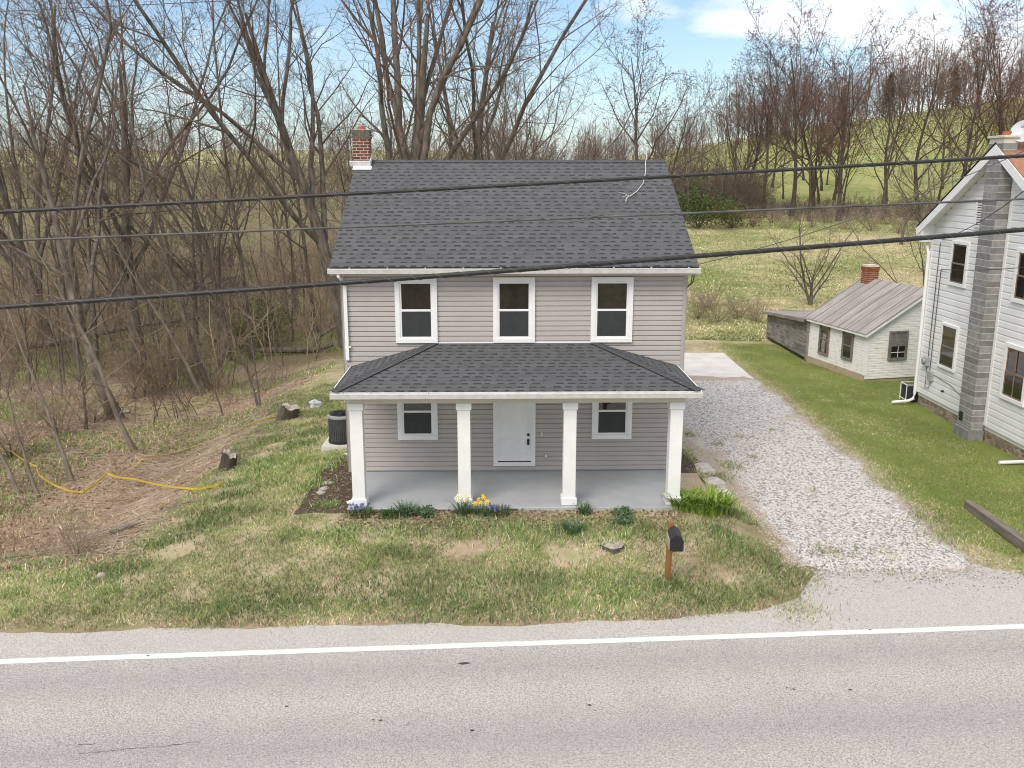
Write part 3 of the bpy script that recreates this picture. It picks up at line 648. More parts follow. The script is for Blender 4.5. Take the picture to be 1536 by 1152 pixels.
# upper and lower windows, door
for x, w_ in ((-2.46, 1.05), (-.01, 1.05), (2.45, 1.05)): sash_window(H, x, 4.06, w_, 1.655)
for x in (-2.49, 2.52): sash_window(H, x, 1.52, 1.03, 1.50, casing=.12)
b = MB(); dw, d0, d1 = 1.09, .80, 3.02; dx = .0
b.box(dx - dw / 2, dx - dw / 2 + .11, -.078, .01, d0 + .1, d1 - .11, bev=.006); b.box(dx + dw / 2 - .11, dx + dw / 2, -.078, .01, d0 + .1, d1 - .11, bev=.006); b.box(dx - dw / 2, dx + dw / 2, -.081, .01, d1 - .11, d1, bev=.006); b.box(dx - dw / 2, dx + dw / 2, -.095, .01, d0, d0 + .1, bev=.008)
fr = b.build('door_frame', M['white'], H)
b = MB(); b.box(dx - .435, dx + .435, -.047, .0, d0 + .125, d1 - .11)
for (a0, a1) in ((.30, .74), (1.0, 1.98)):
    for s in (-1, 1):
        x0, x1 = sorted((dx + s * .06, dx + s * .36)); z0, z1 = d0 + a0, d0 + a1
        for q in ((x0, x1, z0, z0 + .02), (x0, x1, z1 - .02, z1), (x0, x0 + .02, z0 + .021, z1 - .021), (x1 - .02, x1, z0 + .021, z1 - .021)): b.box(q[0], q[1], -.056, -.0465, q[2], q[3])
dr = b.build('door', M['white'], H)
b = MB(); b.box(dx - .43, dx + .43, -.055, -.02, d0 + .1, d0 + .124); b.build('threshold', M['black'], dr)
b = MB(); hx = dx + .36; b.tube([(hx, -.042, 1.64), (hx, -.08, 1.64)], .036, 12); b.build('deadbolt', M['black'], dr); b = MB(); b.tube([(hx, -.042, 1.49), (hx, -.08, 1.49)], .036, 12)
b.box(hx - .028, hx + .028, -.062, -.04, 1.36, 1.47); b.tube([(hx, -.06, 1.49), (hx, -.10, 1.47), (hx, -.10, 1.40), (hx, -.06, 1.37)], .016, 8); b.build('door_handle', M['black'], dr)
b = MB(); b.box(.70, .725, -.05, -.01, 1.60, 1.70, bev=.004); b.build('doorbell', M['white'], H)
b = MB(); b.box(.76, .88, -.04, -.01, .99, 1.13, bev=.006); b.cm = 1; b.box(.80, .84, -.06, -.039, 1.02, 1.10, bev=.006); b.build('outlet_cover', [M['trim_grey'], M['white']], H)
b = MB(); b.lathe([(.05, 3.05), (.10, 3.05), (.12, 2.99), (.09, 2.95)], -.55, -1.0, 14); b.build('porch_light', M['black'], H)
# porch
b = MB(); b.box(-3.94, 3.93, -2.72, .0, -.25, .645, bev=.012); ps = b.build('porch_floor', M['porch_floor'], H)
b = MB(); b.box(-3.955, 3.945, -2.735, -.01, -.3, .56); b.build('slab_edge', M['slab_edge'], ps)
for x in (-3.67, -1.21, 1.23, 3.68):
    b = MB(); b.box(x - .145, x + .145, -2.595, -2.305, .645, 3.13, bev=.006); p_ = b.build('porch_post', M['white'], H)
    b = MB(); b.box(x - .18, x + .18, -2.63, -2.27, .647, .84, bev=.02); b.build('post_base', M['white'], p_)
    b = MB(); b.box(x - .175, x + .175, -2.625, -2.275, 2.965, 3.128, bev=.012); b.build('post_cap', M['white'], p_)
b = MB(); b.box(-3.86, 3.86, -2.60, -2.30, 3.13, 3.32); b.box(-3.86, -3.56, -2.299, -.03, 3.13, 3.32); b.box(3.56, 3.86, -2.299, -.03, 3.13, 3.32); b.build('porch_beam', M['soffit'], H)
PX, PY, PZ, PT, TX = 4.14, -2.86, 3.46, 4.05, 2.03
b = MB(); b.box(-PX + .02, PX - .02, PY + .02, -.03, 3.322, 3.345); b.build('porch_ceiling', M['white'], H)
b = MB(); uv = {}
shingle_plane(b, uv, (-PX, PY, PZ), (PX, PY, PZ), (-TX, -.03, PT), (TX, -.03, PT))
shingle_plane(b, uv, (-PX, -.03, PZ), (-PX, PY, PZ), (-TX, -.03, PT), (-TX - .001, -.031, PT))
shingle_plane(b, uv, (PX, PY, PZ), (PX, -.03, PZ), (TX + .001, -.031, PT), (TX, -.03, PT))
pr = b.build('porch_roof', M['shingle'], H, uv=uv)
b = MB(); b.add([(-PX + .01, PY + .01, PZ - .10), (PX - .01, PY + .01, PZ - .10), (PX - .01, -.02, PZ - .10), (-PX + .01, -.02, PZ - .10), (-PX + .01, PY + .01, PZ - .008), (PX - .01, PY + .01, PZ - .008), (PX - .01, -.02, PZ - .008), (-PX + .01, -.02, PZ - .008), (-TX, -.03, PT - .02), (TX, -.03, PT - .02)],
      [(3, 2, 1, 0), (0, 1, 5, 4), (1, 2, 6, 5), (3, 0, 4, 7), (4, 5, 9, 8), (4, 8, 7), (5, 6, 9), (2, 3, 7, 8, 9, 6)]); b.build('porch_fascia', M['white'], pr)
for s in (-1, 1):
    b = MB(); p0 = Vector((s * PX, PY, PZ + .014)); p1 = Vector((s * TX, -.03, PT + .016)); L = (p1 - p0).length; dv = (p1 - p0) / L; k = 0
    nf = Vector((0, -(PT - PZ), -PY - .03)).normalized(); nf.y = -abs(nf.y); ns = Vector((s * (PT - PZ), 0, PX - TX)).normalized()
    while k < L - .05:
        a, c = p0 + dv * k, p0 + dv * min(k + .32, L)
        for nn in (nf, ns):
            sd_ = nn.cross(dv).normalized(); other = ns if nn is nf else nf
            if sd_.dot(other) > 0: sd_ = -sd_
            lift = nn * .022; lo = nn * .006
            b.add([a + lift, a + lift + sd_ * .15, c + lo + sd_ * .15, c + lo, a + nn * .012, a + nn * .012 + sd_ * .15], [(0, 1, 2, 3), (4, 5, 1, 0)])
        k += .15
    b.build('hip_cap', M['shingle_cap'], pr)
b = MB(); gutter_trough(b, -PX - .03, PX + .03, PY - .12, PZ - .145, .125, .125); pg = b.build('porch_gutter', M['gutter_white'], H)
for x in (-3.9, -3.3, -2.0, .0, .9, 1.15, 2.3, 3.1, 3.85): b = MB(); b.box(x - .014, x + .014, PY - .13, PY + .03, PZ - .022, PZ - .008); b.build('gutter_bracket', M['gutter_white'], pg)
b = MB(); b.box(-PX - .022, -PX, PY, -.03, PZ - .12, PZ + .012); b.build('rake_board', M['white'], pr); b = MB(); b.box(PX, PX + .022, PY, -.03, PZ - .12, PZ + .012); b.build('rake_board', M['white'], pr)
b = MB(); b.box(-TX, TX, -.052, -.024, PT - .005, PT + .035); b.build('wall_flashing', M['white'], pr)
b = MB(); xd = -3.80
b.tube([(xd, -2.25, 1.2), (xd, -2.25, .74), (xd - .05, -2.30, .68), (xd - .20, -2.32, .64)], .042, 10); b.tube([(xd, -2.25, 1.2), (xd, -2.25, 3.1), (xd, -2.25, 3.12)], .042, 10); b.build('porch_downspout', M['white'], H)
b = MB(); b.tube([(-HW - .02, 1.6, .62), (-HW - .42, 1.6, .60)], .045, 10); b.build('drain_pipe', M['white'], H)
# electric service on the right gable wall
b = MB(); b.box(HW + .02, HW + .14, 1.2, 1.5, 5.05, 5.2, bev=.01); b.box(HW + .02, HW + .12, 1.2, 1.42, 4.72, 4.86, bev=.01); b.build('junction_box', M['meter'], H)
b = MB(); cpts = [(EX - .02, EY + .35, 5.83), (EX + .0, .2, 5.55), (HW + .16, .75, 5.32), (HW + .10, 1.0, 5.42), (HW + .06, 1.25, 5.78)]
b.tube(cpts, .014, 6); b.tube([(p[0] - .03, p[1] + .1, p[2] - .04) for p in cpts], .012, 6); b.tube([(HW + .05, 1.35, 5.5), (HW + .05, 1.35, 3.2)], .02, 6); b.build('service_loop', M['cable_grey'], H)

# ------------------------------------------------------------------ air conditioner beside the house
ax, ay, _ = at(514, 684, .2); az = gz1(ax, ay) + .02
b = MB(); b.box(-.5, .5, -.5, .5, -.2, .10, bev=.012); o = b.build('equipment_pad', M['concrete']); o.location = (ax, ay, az); tag(o, 'pale concrete pad under the air conditioner beside the grey house', 'concrete pad')
A = thing('air_conditioner', 'round dark grey outdoor air conditioner on a pad left of the porch', 'air conditioner', (ax, ay, az + .10))
b = MB()
for k in range(40):
    a = 2 * math.pi * k / 40; Mx = Matrix.Rotation(a, 4, 'Z'); b.box(.335, .365, -.02, .02, .06, .74, Mx)
b.lathe([(.345, .02), (.345, .76)], 0, 0, 40); b.build('louvre_panel', M['ac_grey'], A)
b = MB(); b.lathe([(.385, 0), (.385, .06), (.36, .07), (.3, .07)], 0, 0, 36); b.build('base_ring', M['black'], A)
b = MB(); b.lathe([(.375, .73), (.385, .75), (.385, .80), (.33, .825), (.29, .80)], 0, 0, 36); b.build('top_cover', M['ac_light'], A)
b = MB()
for r_ in np.arange(.05, .36, .035): b.tube([(r_ * math.cos(t), r_ * math.sin(t), .835 + .03 * (1 - (r_ / .36) ** 2)) for t in np.linspace(0, 6.283, 25)], .006, 5, False)
for k in range(8): a = k * math.pi / 4; b.tube([(0, 0, .868), (.36 * math.cos(a), .36 * math.sin(a), .836)], .007, 5)
b.lathe([(.3, .80), (.3, .805)], 0, 0, 24); b.build('fan_grille', M['black'], A)

# ------------------------------------------------------------------ overhead cables
def cable(name, label, p0, p1, sag, r, mat, n=40, lash=0, extra=None, cat='cable'):
    p0, p1 = Vector(p0), Vector(p1); pts = []
    for i in range(n + 1): t = i / n; p = p0.lerp(p1, t); p.z -= sag * 4 * t * (1 - t); pts.append(p)
    if not lash:
        b = MB(); b.tube(pts, r, 8)
        if extra: b.tube(extra, r * .6, 6)
        return tag(b.build(name, mat, smooth=True), label, cat)
    o = thing(name, label, cat, pts[0]); b = MB(); b.tube([p - pts[0] for p in pts], r, 10); b.build('jacket', mat, o, smooth=True)
    b = MB(); L = (p1 - p0).length; m_ = int(L / lash * 8); sp_ = []
    for i in range(m_ + 1):
        t = i / m_; p = p0.lerp(p1, t); p.z -= sag * 4 * t * (1 - t); a = 2 * math.pi * i / 8; sp_.append(p - pts[0] + Vector((0, math.cos(a), math.sin(a))) * (r + .002))
    b.tube(sp_, .0036, 4); b.build('lashing_wire', M['steel_wire'], o); return o
def span(u0, v0, u1, v1, Y0, ext=1.6):
    """two points seen at the picture's borders, on a line parallel to the road at distance Y0, run on past both borders"""
    a = Vector(aty(u0, v0, Y0 + ROADK * (u0 - 768) / F * Y0)); c = Vector(aty(u1, v1, Y0 + ROADK * (u1 - 768) / F * Y0)); m_ = (a + c) / 2; d = (c - a) / 2
    return m_ - d * ext, m_ + d * ext
p0, p1 = span(0, 456, 1536, 340, 11.0); cable('utility_cable', 'thickest black lashed cable, lowest of the overhead lines crossing the house front', p0, p1, .06, .030, M['cable'], lash=.30)
p0, p1 = span(0, 315, 1536, 231, 12.2); cable('utility_cable', 'thick black overhead cable, topmost of the lines crossing the house roof', p0, p1, .04, .024, M['cable'], lash=.5)
p0, p1 = span(0, 360, 1536, 297, 11.8)
ex = [aty(812, 327, 11.8), aty(830, 332, 11.8), aty(850, 334, 11.8), aty(872, 331, 11.8), aty(890, 324.5, 11.8), aty(905, 322.5, 11.8)]
cable('utility_cable', 'thin grey overhead wire in the middle, with a short loose loop over the roof', p0, p1, .02, .0145, M['cable_grey'], extra=ex)
p0, p1 = span(0, 16, 1536, -60, 14.5); cable('utility_cable', 'very thin wire high across the sky among the treetops', p0, p1, .02, .006, M['cable_grey'])
hp = H.matrix_basis @ Vector((HW + .1, 1.2, 5.8))
cable('service_drop', 'slanting service wire from the grey house up to the right border', hp, (16.5, 22.2, 11.0), .55, .011, M['cable_grey'])
# cord lying on the roof
hm = H.matrix_basis
def onroof(x, s, lift=.02): k = s; return hm @ Vector((x, EY + (RY - EY) * k, EZ + (ZR - EZ) * k + lift))
b = MB(); rp = [hm @ Vector((3.98, RY + .15, ZR + .24)), hm @ Vector((3.97, RY + .02, ZR + .08)), onroof(3.92, .97, .05), onroof(3.83, .85, .04), onroof(3.68, .74, .035), onroof(3.45, .66, .035), onroof(3.22, .605, .05)]
b.tube(rp, .012, 7)
for e in ((3.05, .56), (3.0, .60), (2.96, .65), (3.06, .545)):
    b.tube([rp[-1], onroof(lerp(3.22, e[0], .5), lerp(.605, e[1], .35) + .005, .06), onroof(e[0], e[1], .03)], .006, 5)
tag(b.build('loose_cord', M['white_cord'], smooth=True), 'white cord with a frayed end hanging over the ridge onto the dark roof', 'cord')

# ------------------------------------------------------------------ mailbox
mx, my, _ = at(1001, 872, gz1(3.15, 17.0)); mz = gz1(mx, my)
Q = thing('mailbox', 'black peaked mailbox on a brown wooden post in the front lawn', 'mailbox', (mx, my, mz), R(-3))
b = MB(); b.box(-.055, .055, -.055, .055, -.1, 1.27, Matrix.Rotation(R(1.2), 4, 'Y'), bev=.01); b.build('post', M['wood_post'], Q)
b = MB(); b.box(.0, .20, -.54, -.058, .86, .893); b.box(.03, .10, -.36, -.057, .77, .859); b.build('bracket', M['wood_post'], Q)
b = MB(); prof = [(-.045, .895), (.205, .895), (.205, 1.09), (.155, 1.17), (.08, 1.21), (.005, 1.17), (-.045, 1.09)]; b.prism(prof[::-1], 'y', -.56, -.06); mb_ = b.build('box', M['black_vinyl'], Q)
b = MB(); pd = [(.08 + (x - .08) * 1.05, 1.05 + (z - 1.05) * 1.05) for x, z in prof]; b.prism(pd[::-1], 'y', -.585, -.56); b.build('lid', M['black'], mb_)
b = MB(); b.box(.07, .13, -.60, -.584, 1.10, 1.12); b.build('handle', M['black'], mb_)
b = MB(); b.box(-.066, -.048, -.50, -.06, .88, 1.08); b.build('side_board', M['concrete_tan'], Q)

# ------------------------------------------------------------------ white neighbour house
N = thing('house', 'white two storey house with a grey block chimney at the right border', 'house', (15.0, 28.3, 0), R(1))
HWN = 4.3; NE, NP = 6.42, 8.95       # wall plane is local x=0, facing -x
b = MB()
def nclip(z):
    if z <= NE: return (0, 1)
    k_ = min(1, (z - NE) / (NP - NE)); return (.5 * k_, 1 - .5 * k_)
laps(b, (0, HWN), (0, -HWN), (-1, 0), .44, NP - .05, .215, .030, nclip)
laps(b, (0, -HWN), (8, -HWN), (0, -1), .44, NE, .215, .030); laps(b, (8, HWN), (0, HWN), (0, 1), .44, NE, .215, .030)
b.build('wall', M['nb_siding'], N)
b = MB(); b.prism([(-HWN + .03, .3), (HWN - .03, .3), (HWN - .03, NE), (0, NP - .1), (-HWN + .03, NE)], 'x', .03, 8); b.build('sheathing', M['nb_siding'], N)
b = MB(); b.box(.045, 7.95, -HWN + .045, HWN - .045, -.8, .43); b.build('foundation', M['stone'], N)
b = MB(); b.box(-.035, .0, HWN - .10, HWN + .03, .42, NE); b.build('corner_board', M['white'], N); b = MB(); b.box(-.035, .0, -HWN - .03, -HWN + .1, .42, NE); b.build('corner_board', M['white'], N)
ov, oe = .42, .33; sn = math.atan2(NP - NE, HWN); ez = NE - math.tan(sn) * oe
b = MB(); b.prism([(-HWN - oe, ez + .02), (0, NP + .02), (HWN + oe, ez + .02), (HWN + oe, ez + .16), (0, NP + .17), (-HWN - oe, ez + .16)], 'x', -ov, 8.2); rf = b.build('roof', M['orange_shingle'], N)
b = MB()
for s in (-1, 1):
    b.prism([(s * (HWN + oe + .01), ez - .16), (0, NP - .17), (0, NP + .13), (s * (HWN + oe + .01), ez + .13)][::s], 'x', -ov - .03, -ov - .002)
    b.prism([(s * (HWN + oe), ez + .0), (s * .02, NP + .0), (s * .02, NP + .018), (s * (HWN + oe), ez + .018)][::s], 'x', -ov, -.02)
b.build('rake_board', M['white'], rf)
b = MB(); b.prism([(HWN + .0, NE - .55), (HWN + oe, NE - .50), (HWN + oe, ez + .0), (HWN - .1, NE + .05)], 'x', -ov, -.005); b.box(-ov, 8, HWN + oe + .005, HWN + oe + .13, ez - .02, ez + .11); b.build('eave_return', M['white'], rf)
b = MB(); b.prism([(HWN + oe + .02, ez + .165), (0, NP + .175), (0, NP + .20), (HWN + oe + .02, ez + .19)], 'x', -ov - .04, -ov + .05); b.build('roof_edge', M['black'], rf)
# block chimney against the wall
cb = bricks(-.215, .0, .42, .84, -.1, 9.28, 2.0, .205, .026, M['block'], M['mortar'], N, 'chimney')
b = MB(); b.box(-.50, .0, -.46, .46, -.2, .26, bev=.01); b.build('footing', M['block'], cb)
b = MB(); b.box(-.47, .03, -.47, .47, 9.27, 9.34, bev=.01); b.build('cap', M['mortar'], cb)
b = MB(); b.lathe([(.11, 9.33), (.13, 9.34), (.125, 9.46), (.09, 9.46), (.08, 9.4)], -.2, -.12, 14); b.build('chimney_pot', M['clay'], cb)
b = MB(); b.box(-.430, -.418, .12, .36, .42, .72); b.build('cleanout_door', M['black'], cb)
b = MB(); b.box(-.04, -.003, -.58, -.44, .46, 8.6); b.build('trim_board', M['white'], N)
def nwin(y, z0, w_, h_, **k):
    """a window on the gable wall: built facing -y, then turned to face -x"""
    f = sash_window(N, 0, z0, w_, h_, **k); f.rotation_euler = (0, 0, R(-90)); f.location = (-.012, y, 0); return f
GW = (M['white'], M['dark_frame']); BW = (M['white'], M['brown_frame'])
nwin(2.17, 4.55, 1.12, 1.5, casing=.11, mats=GW, screen=False, proud=.075); nwin(2.27, 1.68, 1.14, 1.56, casing=.10, mats=GW, screen=False, proud=.075)
for z0, h_ in ((1.55, 1.72), (4.5, 1.6)):
    f = nwin(-1.85, z0, 1.3, h_, casing=.13, mats=BW, screen=False, proud=.08)
    b = MB(); b.box(-.014, .014, -.072, -.045, z0 + .16, z0 + h_ - .16); b.build('glazing_bar', M['brown_frame'], f)
b = MB()
b.box(-.07, -.002, .92, .98, 6.62, 7.42); b.box(-.07, -.002, 1.39, 1.45, 6.62, 7.42); b.box(-.072, -.002, .92, 1.45, 7.421, 7.49); b.box(-.074, -.002, .92, 1.45, 6.55, 6.62)
vt = b.build('gable_vent', M['white'], N)
b = MB()
for k in range(10): z_ = 6.65 + k * .077; b.box(-.06, -.045, .981, 1.389, z_, z_ + .045, Matrix.Identity(4))
b.build('louvre', M['white'], vt)
b = MB(); b.box(-.04, -.034, .981, 1.389, 6.621, 7.42); b.build('vent_backing', M['black'], vt)
b = MB(); b.tube([(-.1, HWN + oe + .06, ez), (-.1, HWN + .3, ez - .25), (-.10, HWN - .02, ez - .75), (-.10, HWN - .04, 3), (-.10, HWN - .04, .35), (-.16, HWN - .1, .17), (-.35, HWN - .15, .10), (-.98, HWN - .2, .06)], .055, 10); b.build('downspout', M['white'], N)
b = MB(); b.box(-.16, -.02, 3.52, 3.78, 1.52, 1.84, bev=.02); b.tube([(-.16, 3.65, 1.7), (-.24, 3.65, 1.7)], .09, 14); b.build('electric_meter', M['meter'], N)
b = MB(); b.box(-.14, -.02, 3.12, 3.38, 1.05, 1.42, bev=.02); b.build('fuse_box', M['meter'], N)
b = MB(); b.tube([(-.05, 3.6, 5.9), (-.05, 3.62, 1.85)], .014, 6); b.tube([(-.05, 3.35, 5.0), (-.05, 3.4, 1.4)], .014, 6); b.tube([(-.05, 3.25, 1.05), (-.08, 3.3, .8), (-.04, 3.65, .7), (-.05, 3.65, 1.5)], .011, 6); b.tube([(-.04, 3.1, 1.3), (-.04, 1.9, 1.22), (-.04, .45, .85)], .009, 5); b.build('conduit', M['cable_grey'], N)
b = MB(); b.tube([(-.02, 2.3, .9), (-.12, 2.3, .9)], .035, 8); b.build('tap', M['black'], N)
nm = N.matrix_basis
cable('house_wire', 'black wire sagging to a bracket high on the white house gable', nm @ Vector((-.05, 3.5, 6.02)), nm @ Vector((-2.6, -8.0, 9.2)), .35, .012, M['cable'])
cable('house_wire', 'thin dark wire running to the ring beside the upper left window of the white house', nm @ Vector((-.05, 3.35, 5.0)), nm @ Vector((-2.2, -9.0, 6.6)), .15, .010, M['cable'])
# satellite dish on the neighbour's roof
ds = thing('satellite_dish', 'pale grey round satellite dish on the white house roof beside its chimney', 'satellite dish', (15.32, 28.1, NP - .05))
b = MB(); b.tube([(0, 0, -.15), (0, 0, .25), (-.08, -.1, .45)], .025, 8); b.build('mast', M['meter'], ds)
b = MB(); prof = [(.0 + r_, .16 * (r_ / .45) ** 2) for r_ in np.linspace(.02, .45, 8)] + [(.455, .165), (.45, .18)] + [(r_, .02 + .16 * (r_ / .45) ** 2) for r_ in np.linspace(.44, .02, 7)]; b.lathe(prof, 0, 0, 28)
dd = b.build('dish', M['dish'], ds, smooth=True); dd.location = (-.10, -.12, .5); dd.scale = (.8, .8, .8); dd.rotation_euler = (R(62), 0, R(-40))
b = MB(); b.tube([(0, .3, .05), (0, .1, .35), (0, 0, .5)], .015, 6); b.box(-.04, .04, -.05, .05, .48, .56); b.build('feed_arm', M['meter'], dd)
# the second drain extension and the sleeper
sx_, sy_, _ = at(1500, 684, .2); b = MB(); b.tube([(0, 0, .07), (.75, .05, .08), (1.4, .12, .10)], .055, 10); o = b.build('drain_extension', M['white']); o.location = (sx_, sy_, gz1(sx_, sy_)); tag(o, 'short white drain pipe lying on the lawn at the right border', 'pipe')
p_ = Vector(at(1452, 756, gz1(10.6, 21.2) + .1)); q_ = Vector(at(1560, 836, gz1(11, 18.6) + .1)); d_ = q_ - p_
b = MB(); b.box(0, d_.length, -.10, .10, -.12, .10, bev=.012); o = b.build('timber_sleeper', M['sleeper']); o.location = p_; o.rotation_euler = (0, 0, math.atan2(d_.y, d_.x)); tag(o, 'weathered squared timber lying between the gravel drive and the lawn at the right', 'timber')
# box beside the far corner of the white house
bp = nm @ Vector((-.05, HWN + .42, 0)); bz = gz1(bp.x, bp.y); wu = thing('window_fan', 'small dark box with a white wire frame behind the white house downspout', 'appliance', (bp.x, bp.y, bz))
b = MB(); b.box(-.22, .22, -.25, .25, .05, .62, bev=.02); b.build('case', M['black_vinyl'], wu)
b = MB()
for s in (-.26, .26): b.tube([(-.26, s, 0), (-.26, s, .68), (.26, s, .68), (.26, s, 0)], .018, 6)
b.tube([(-.26, -.26, .68), (-.26, .26, .68)], .018, 6); b.tube([(-.26, -.26, .12), (-.26, .26, .12)], .018, 6); b.build('wire_frame', M['white'], wu)

# ------------------------------------------------------------------ sheds
SR = math.atan2(.235, .972)
S = thing('shed', 'small white clapboard outbuilding with a rusty tin roof and a brick chimney', 'shed', (14.4, 36.3, 0), SR)
SL, SW, SE, SRG = 4.25, 5.3, 2.02, 3.62
b = MB()
laps(b, (0, SL), (0, 0), (-1, 0), .22, SE, .105, .012)
def sclip(z):
    if z <= SE: return (0, 1)
    k_ = min(1, (z - SE) / (SRG - SE)); return (.5 * k_, 1 - .5 * k_)
laps(b, (0, 0), (SW, 0), (0, -1), .04, SRG - .04, .105, .012, sclip); laps(b, (SW, SL), (0, SL), (0, 1), .3, SRG - .04, .105, .012, sclip)
b.build('wall', M['shed_siding'], S)
b = MB(); b.prism([(.02, .1), (SW - .02, .1), (SW - .02, SE), (SW / 2, SRG - .05), (.02, SE)], 'y', .02, SL - .02); b.build('sheathing', M['shed_siding'], S)
b = MB(); b.box(-.05, SW, .03, SL + .0, -.5, .215); b.build('foundation', M['concrete_tan'], S)
b = MB(); b.box(-.035, .09, -.03, .0, .2, SE); b.box(-.035, -.0, .0, .10, .2, SE); b.build('corner_board', M['white'], S)
ss_ = math.atan2(SRG - SE, SW / 2); oh = .22; zl_ = SE - math.tan(ss_) * oh
b = MB(); b.prism([(-oh, zl_ + .03), (SW / 2, SRG + .03), (SW + oh, zl_ + .03), (SW + oh, zl_ + .06), (SW / 2, SRG + .065), (-oh, zl_ + .06)], 'y', -.22, SL + .15)
b.cm = 1
for k in range(8):
    y_ = -.2 + k * (SL + .33) / 7
    for s in (0, 1):
        x0, x1 = (-oh, SW / 2) if s == 0 else (SW + oh, SW / 2)
        b.prism([(x0, zl_ + .0605), (x1, SRG + .0655), (x1, SRG + .09), (x0, zl_ + .085)][::(1 if s == 0 else -1)], 'y', y_ - .012, y_ + .012)
srf = b.build('roof', [M['tin'], M['tin_seam']], S)
b = MB(); b.prism([(-oh, zl_ - .09), (SW / 2, SRG - .09), (SW / 2, SRG + .028), (-oh, zl_ + .028)], 'y', -.215, -.19); b.prism([(SW + oh, zl_ + .028), (SW / 2, SRG + .028), (SW / 2, SRG - .09), (SW + oh, zl_ - .09)], 'y', -.215, -.19); b.box(-oh + .02, -oh + .05, -.18, SL + .1, zl_ - .07, zl_ + .028); b.build('fascia', M['shed_siding'], srf)
bricks(SW / 2 - .1, SL - .4, .52, .52, SRG - .25, SRG + .68, .21, .085, .014, M['brick_orange'], M['mortar'], srf, 'chimney', 2)
f = sash_window(S, 1.42, .78, .86, 1.22, y=-.006, casing=.07, mats=(M['dark_frame'], M['dark_frame']), screen=False, proud=.075)
b = MB(); b.box(1.42 - .012, 1.42 + .012, -.064, -.05, .88, 1.36); b.box(1.06, 1.78, -.065, -.05, 1.10, 1.125); b.build('glazing_bar', M['white'], f)
b = MB(); b.box(1.10, 1.74, -.048, -.035, 1.42, 1.90); b.build('shutter_board', M['dark_frame'], f)
f = sash_window(S, 0, .62, .74, 1.22, casing=.06, mats=(M['dark_frame'], M['dark_frame']), screen=False, proud=.075); f.location = (-.006, 1.25, 0); f.rotation_euler = (0, 0, R(-90))
f = sash_window(S, 0, .50, .74, 1.38, casing=.06, mats=(M['brown_frame'], M['dark_frame']), screen=False, proud=.075); f.location = (-.006, 3.0, 0); f.rotation_euler = (0, 0, R(-90))
b = MB(); b.box(-.22, .05, -.068, -.05, .62, 1.45, Matrix.Rotation(R(6), 4, 'Y')); b.build('broken_board', M['grey_boards'], f)
G = thing('shed', 'low unpainted grey board shed adjoining the white outbuilding', 'shed', (13.35, 40.45, 0), R(1))
gz0 = gz1(13.4, 43.5)
b = MB(); z = gz0 + .2; rgx = random.Random(3)
k = 0
while z < gz0 + 1.98:
    h_ = rgx.uniform(.13, .2); y_ = .02
    while y_ < 6.0:
        l_ = min(rgx.uniform(1.5, 3.6), 6.0 - y_); b.box(-.02 - rgx.uniform(0, .015), .02, y_, y_ + l_ - .006, z, z + h_ - .008); y_ += l_
    z += h_
z = gz0 + .2
while z < gz0 + 2.0:
    b.box(.03, 3.2, 6.0, 6.03 + rgx.uniform(0, .012), z, z + .15); b.box(.03, 3.2, -.03 - rgx.uniform(0, .012), .0, z, z + .15); z += .16
b.build('wall', M['grey_boards'], G)
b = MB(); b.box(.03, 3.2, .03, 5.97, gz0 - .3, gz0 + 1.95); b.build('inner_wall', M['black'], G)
b = MB(); b.box(-.06, .04, -.04, .06, gz0, gz0 + 2.0); b.build('corner_post', M['grey_boards'], G); b = MB(); b.box(-.06, .04, 5.95, 6.07, gz0, gz0 + 2.0); b.build('corner_post', M['grey_boards'], G)
b = MB(); b.prism([(-.28, gz0 + 1.98), (3.4, gz0 + 2.08), (3.4, gz0 + 2.13), (-.28, gz0 + 2.04)], 'y', -.12, 6.25)
for k in range(7): y_ = .1 + k; b.prism([(-.28, gz0 + 2.041), (3.4, gz0 + 2.131), (3.4, gz0 + 2.155), (-.28, gz0 + 2.065)], 'y', y_ - .012, y_ + .012)
b.build('roof', M['tin'], G)
b = MB(); b.box(-.30, -.26, -.1, 6.2, gz0 + 1.86, gz0 + 1.97); b.build('fascia', M['grey_boards'], G)
for ch in G.children:                       # the old shed sinks towards its far end
    for v_ in ch.data.vertices: v_.co.z -= .048 * v_.co.y * max(0, v_.co.z - gz0)

# ------------------------------------------------------------------ vegetation tools (vectorised)
def nrmz(a): return a / np.maximum(np.linalg.norm(a, axis=-1, keepdims=True), 1e-9)
def tubes(P, Rr, sides):
    B, n = P.shape[:2]
    T = np.empty_like(P); T[:, 1:-1] = P[:, 2:] - P[:, :-2]; T[:, 0] = P[:, 1] - P[:, 0]; T[:, -1] = P[:, -1] - P[:, -2]; T = nrmz(T)
    ref = np.array([.31, .17, .2]) + 0 * T; U = nrmz(np.cross(T, ref + np.array([0, 0, .05]))); Wv = np.cross(T, U)
    a = np.arange(sides) * 2 * np.pi / sides
    V = P[:, :, None] + (U[:, :, None] * np.cos(a)[None, None, :, None] + Wv[:, :, None] * np.sin(a)[None, None, :, None]) * Rr[:, :, None, None]
    i = np.arange(B * n * sides).reshape(B, n, sides); j = np.roll(i, -1, 2)
    Fq = np.stack([i[:, :-1], j[:, :-1], j[:, 1:], i[:, 1:]], -1).reshape(-1, 4)
    return V.reshape(-1, 3), Fq
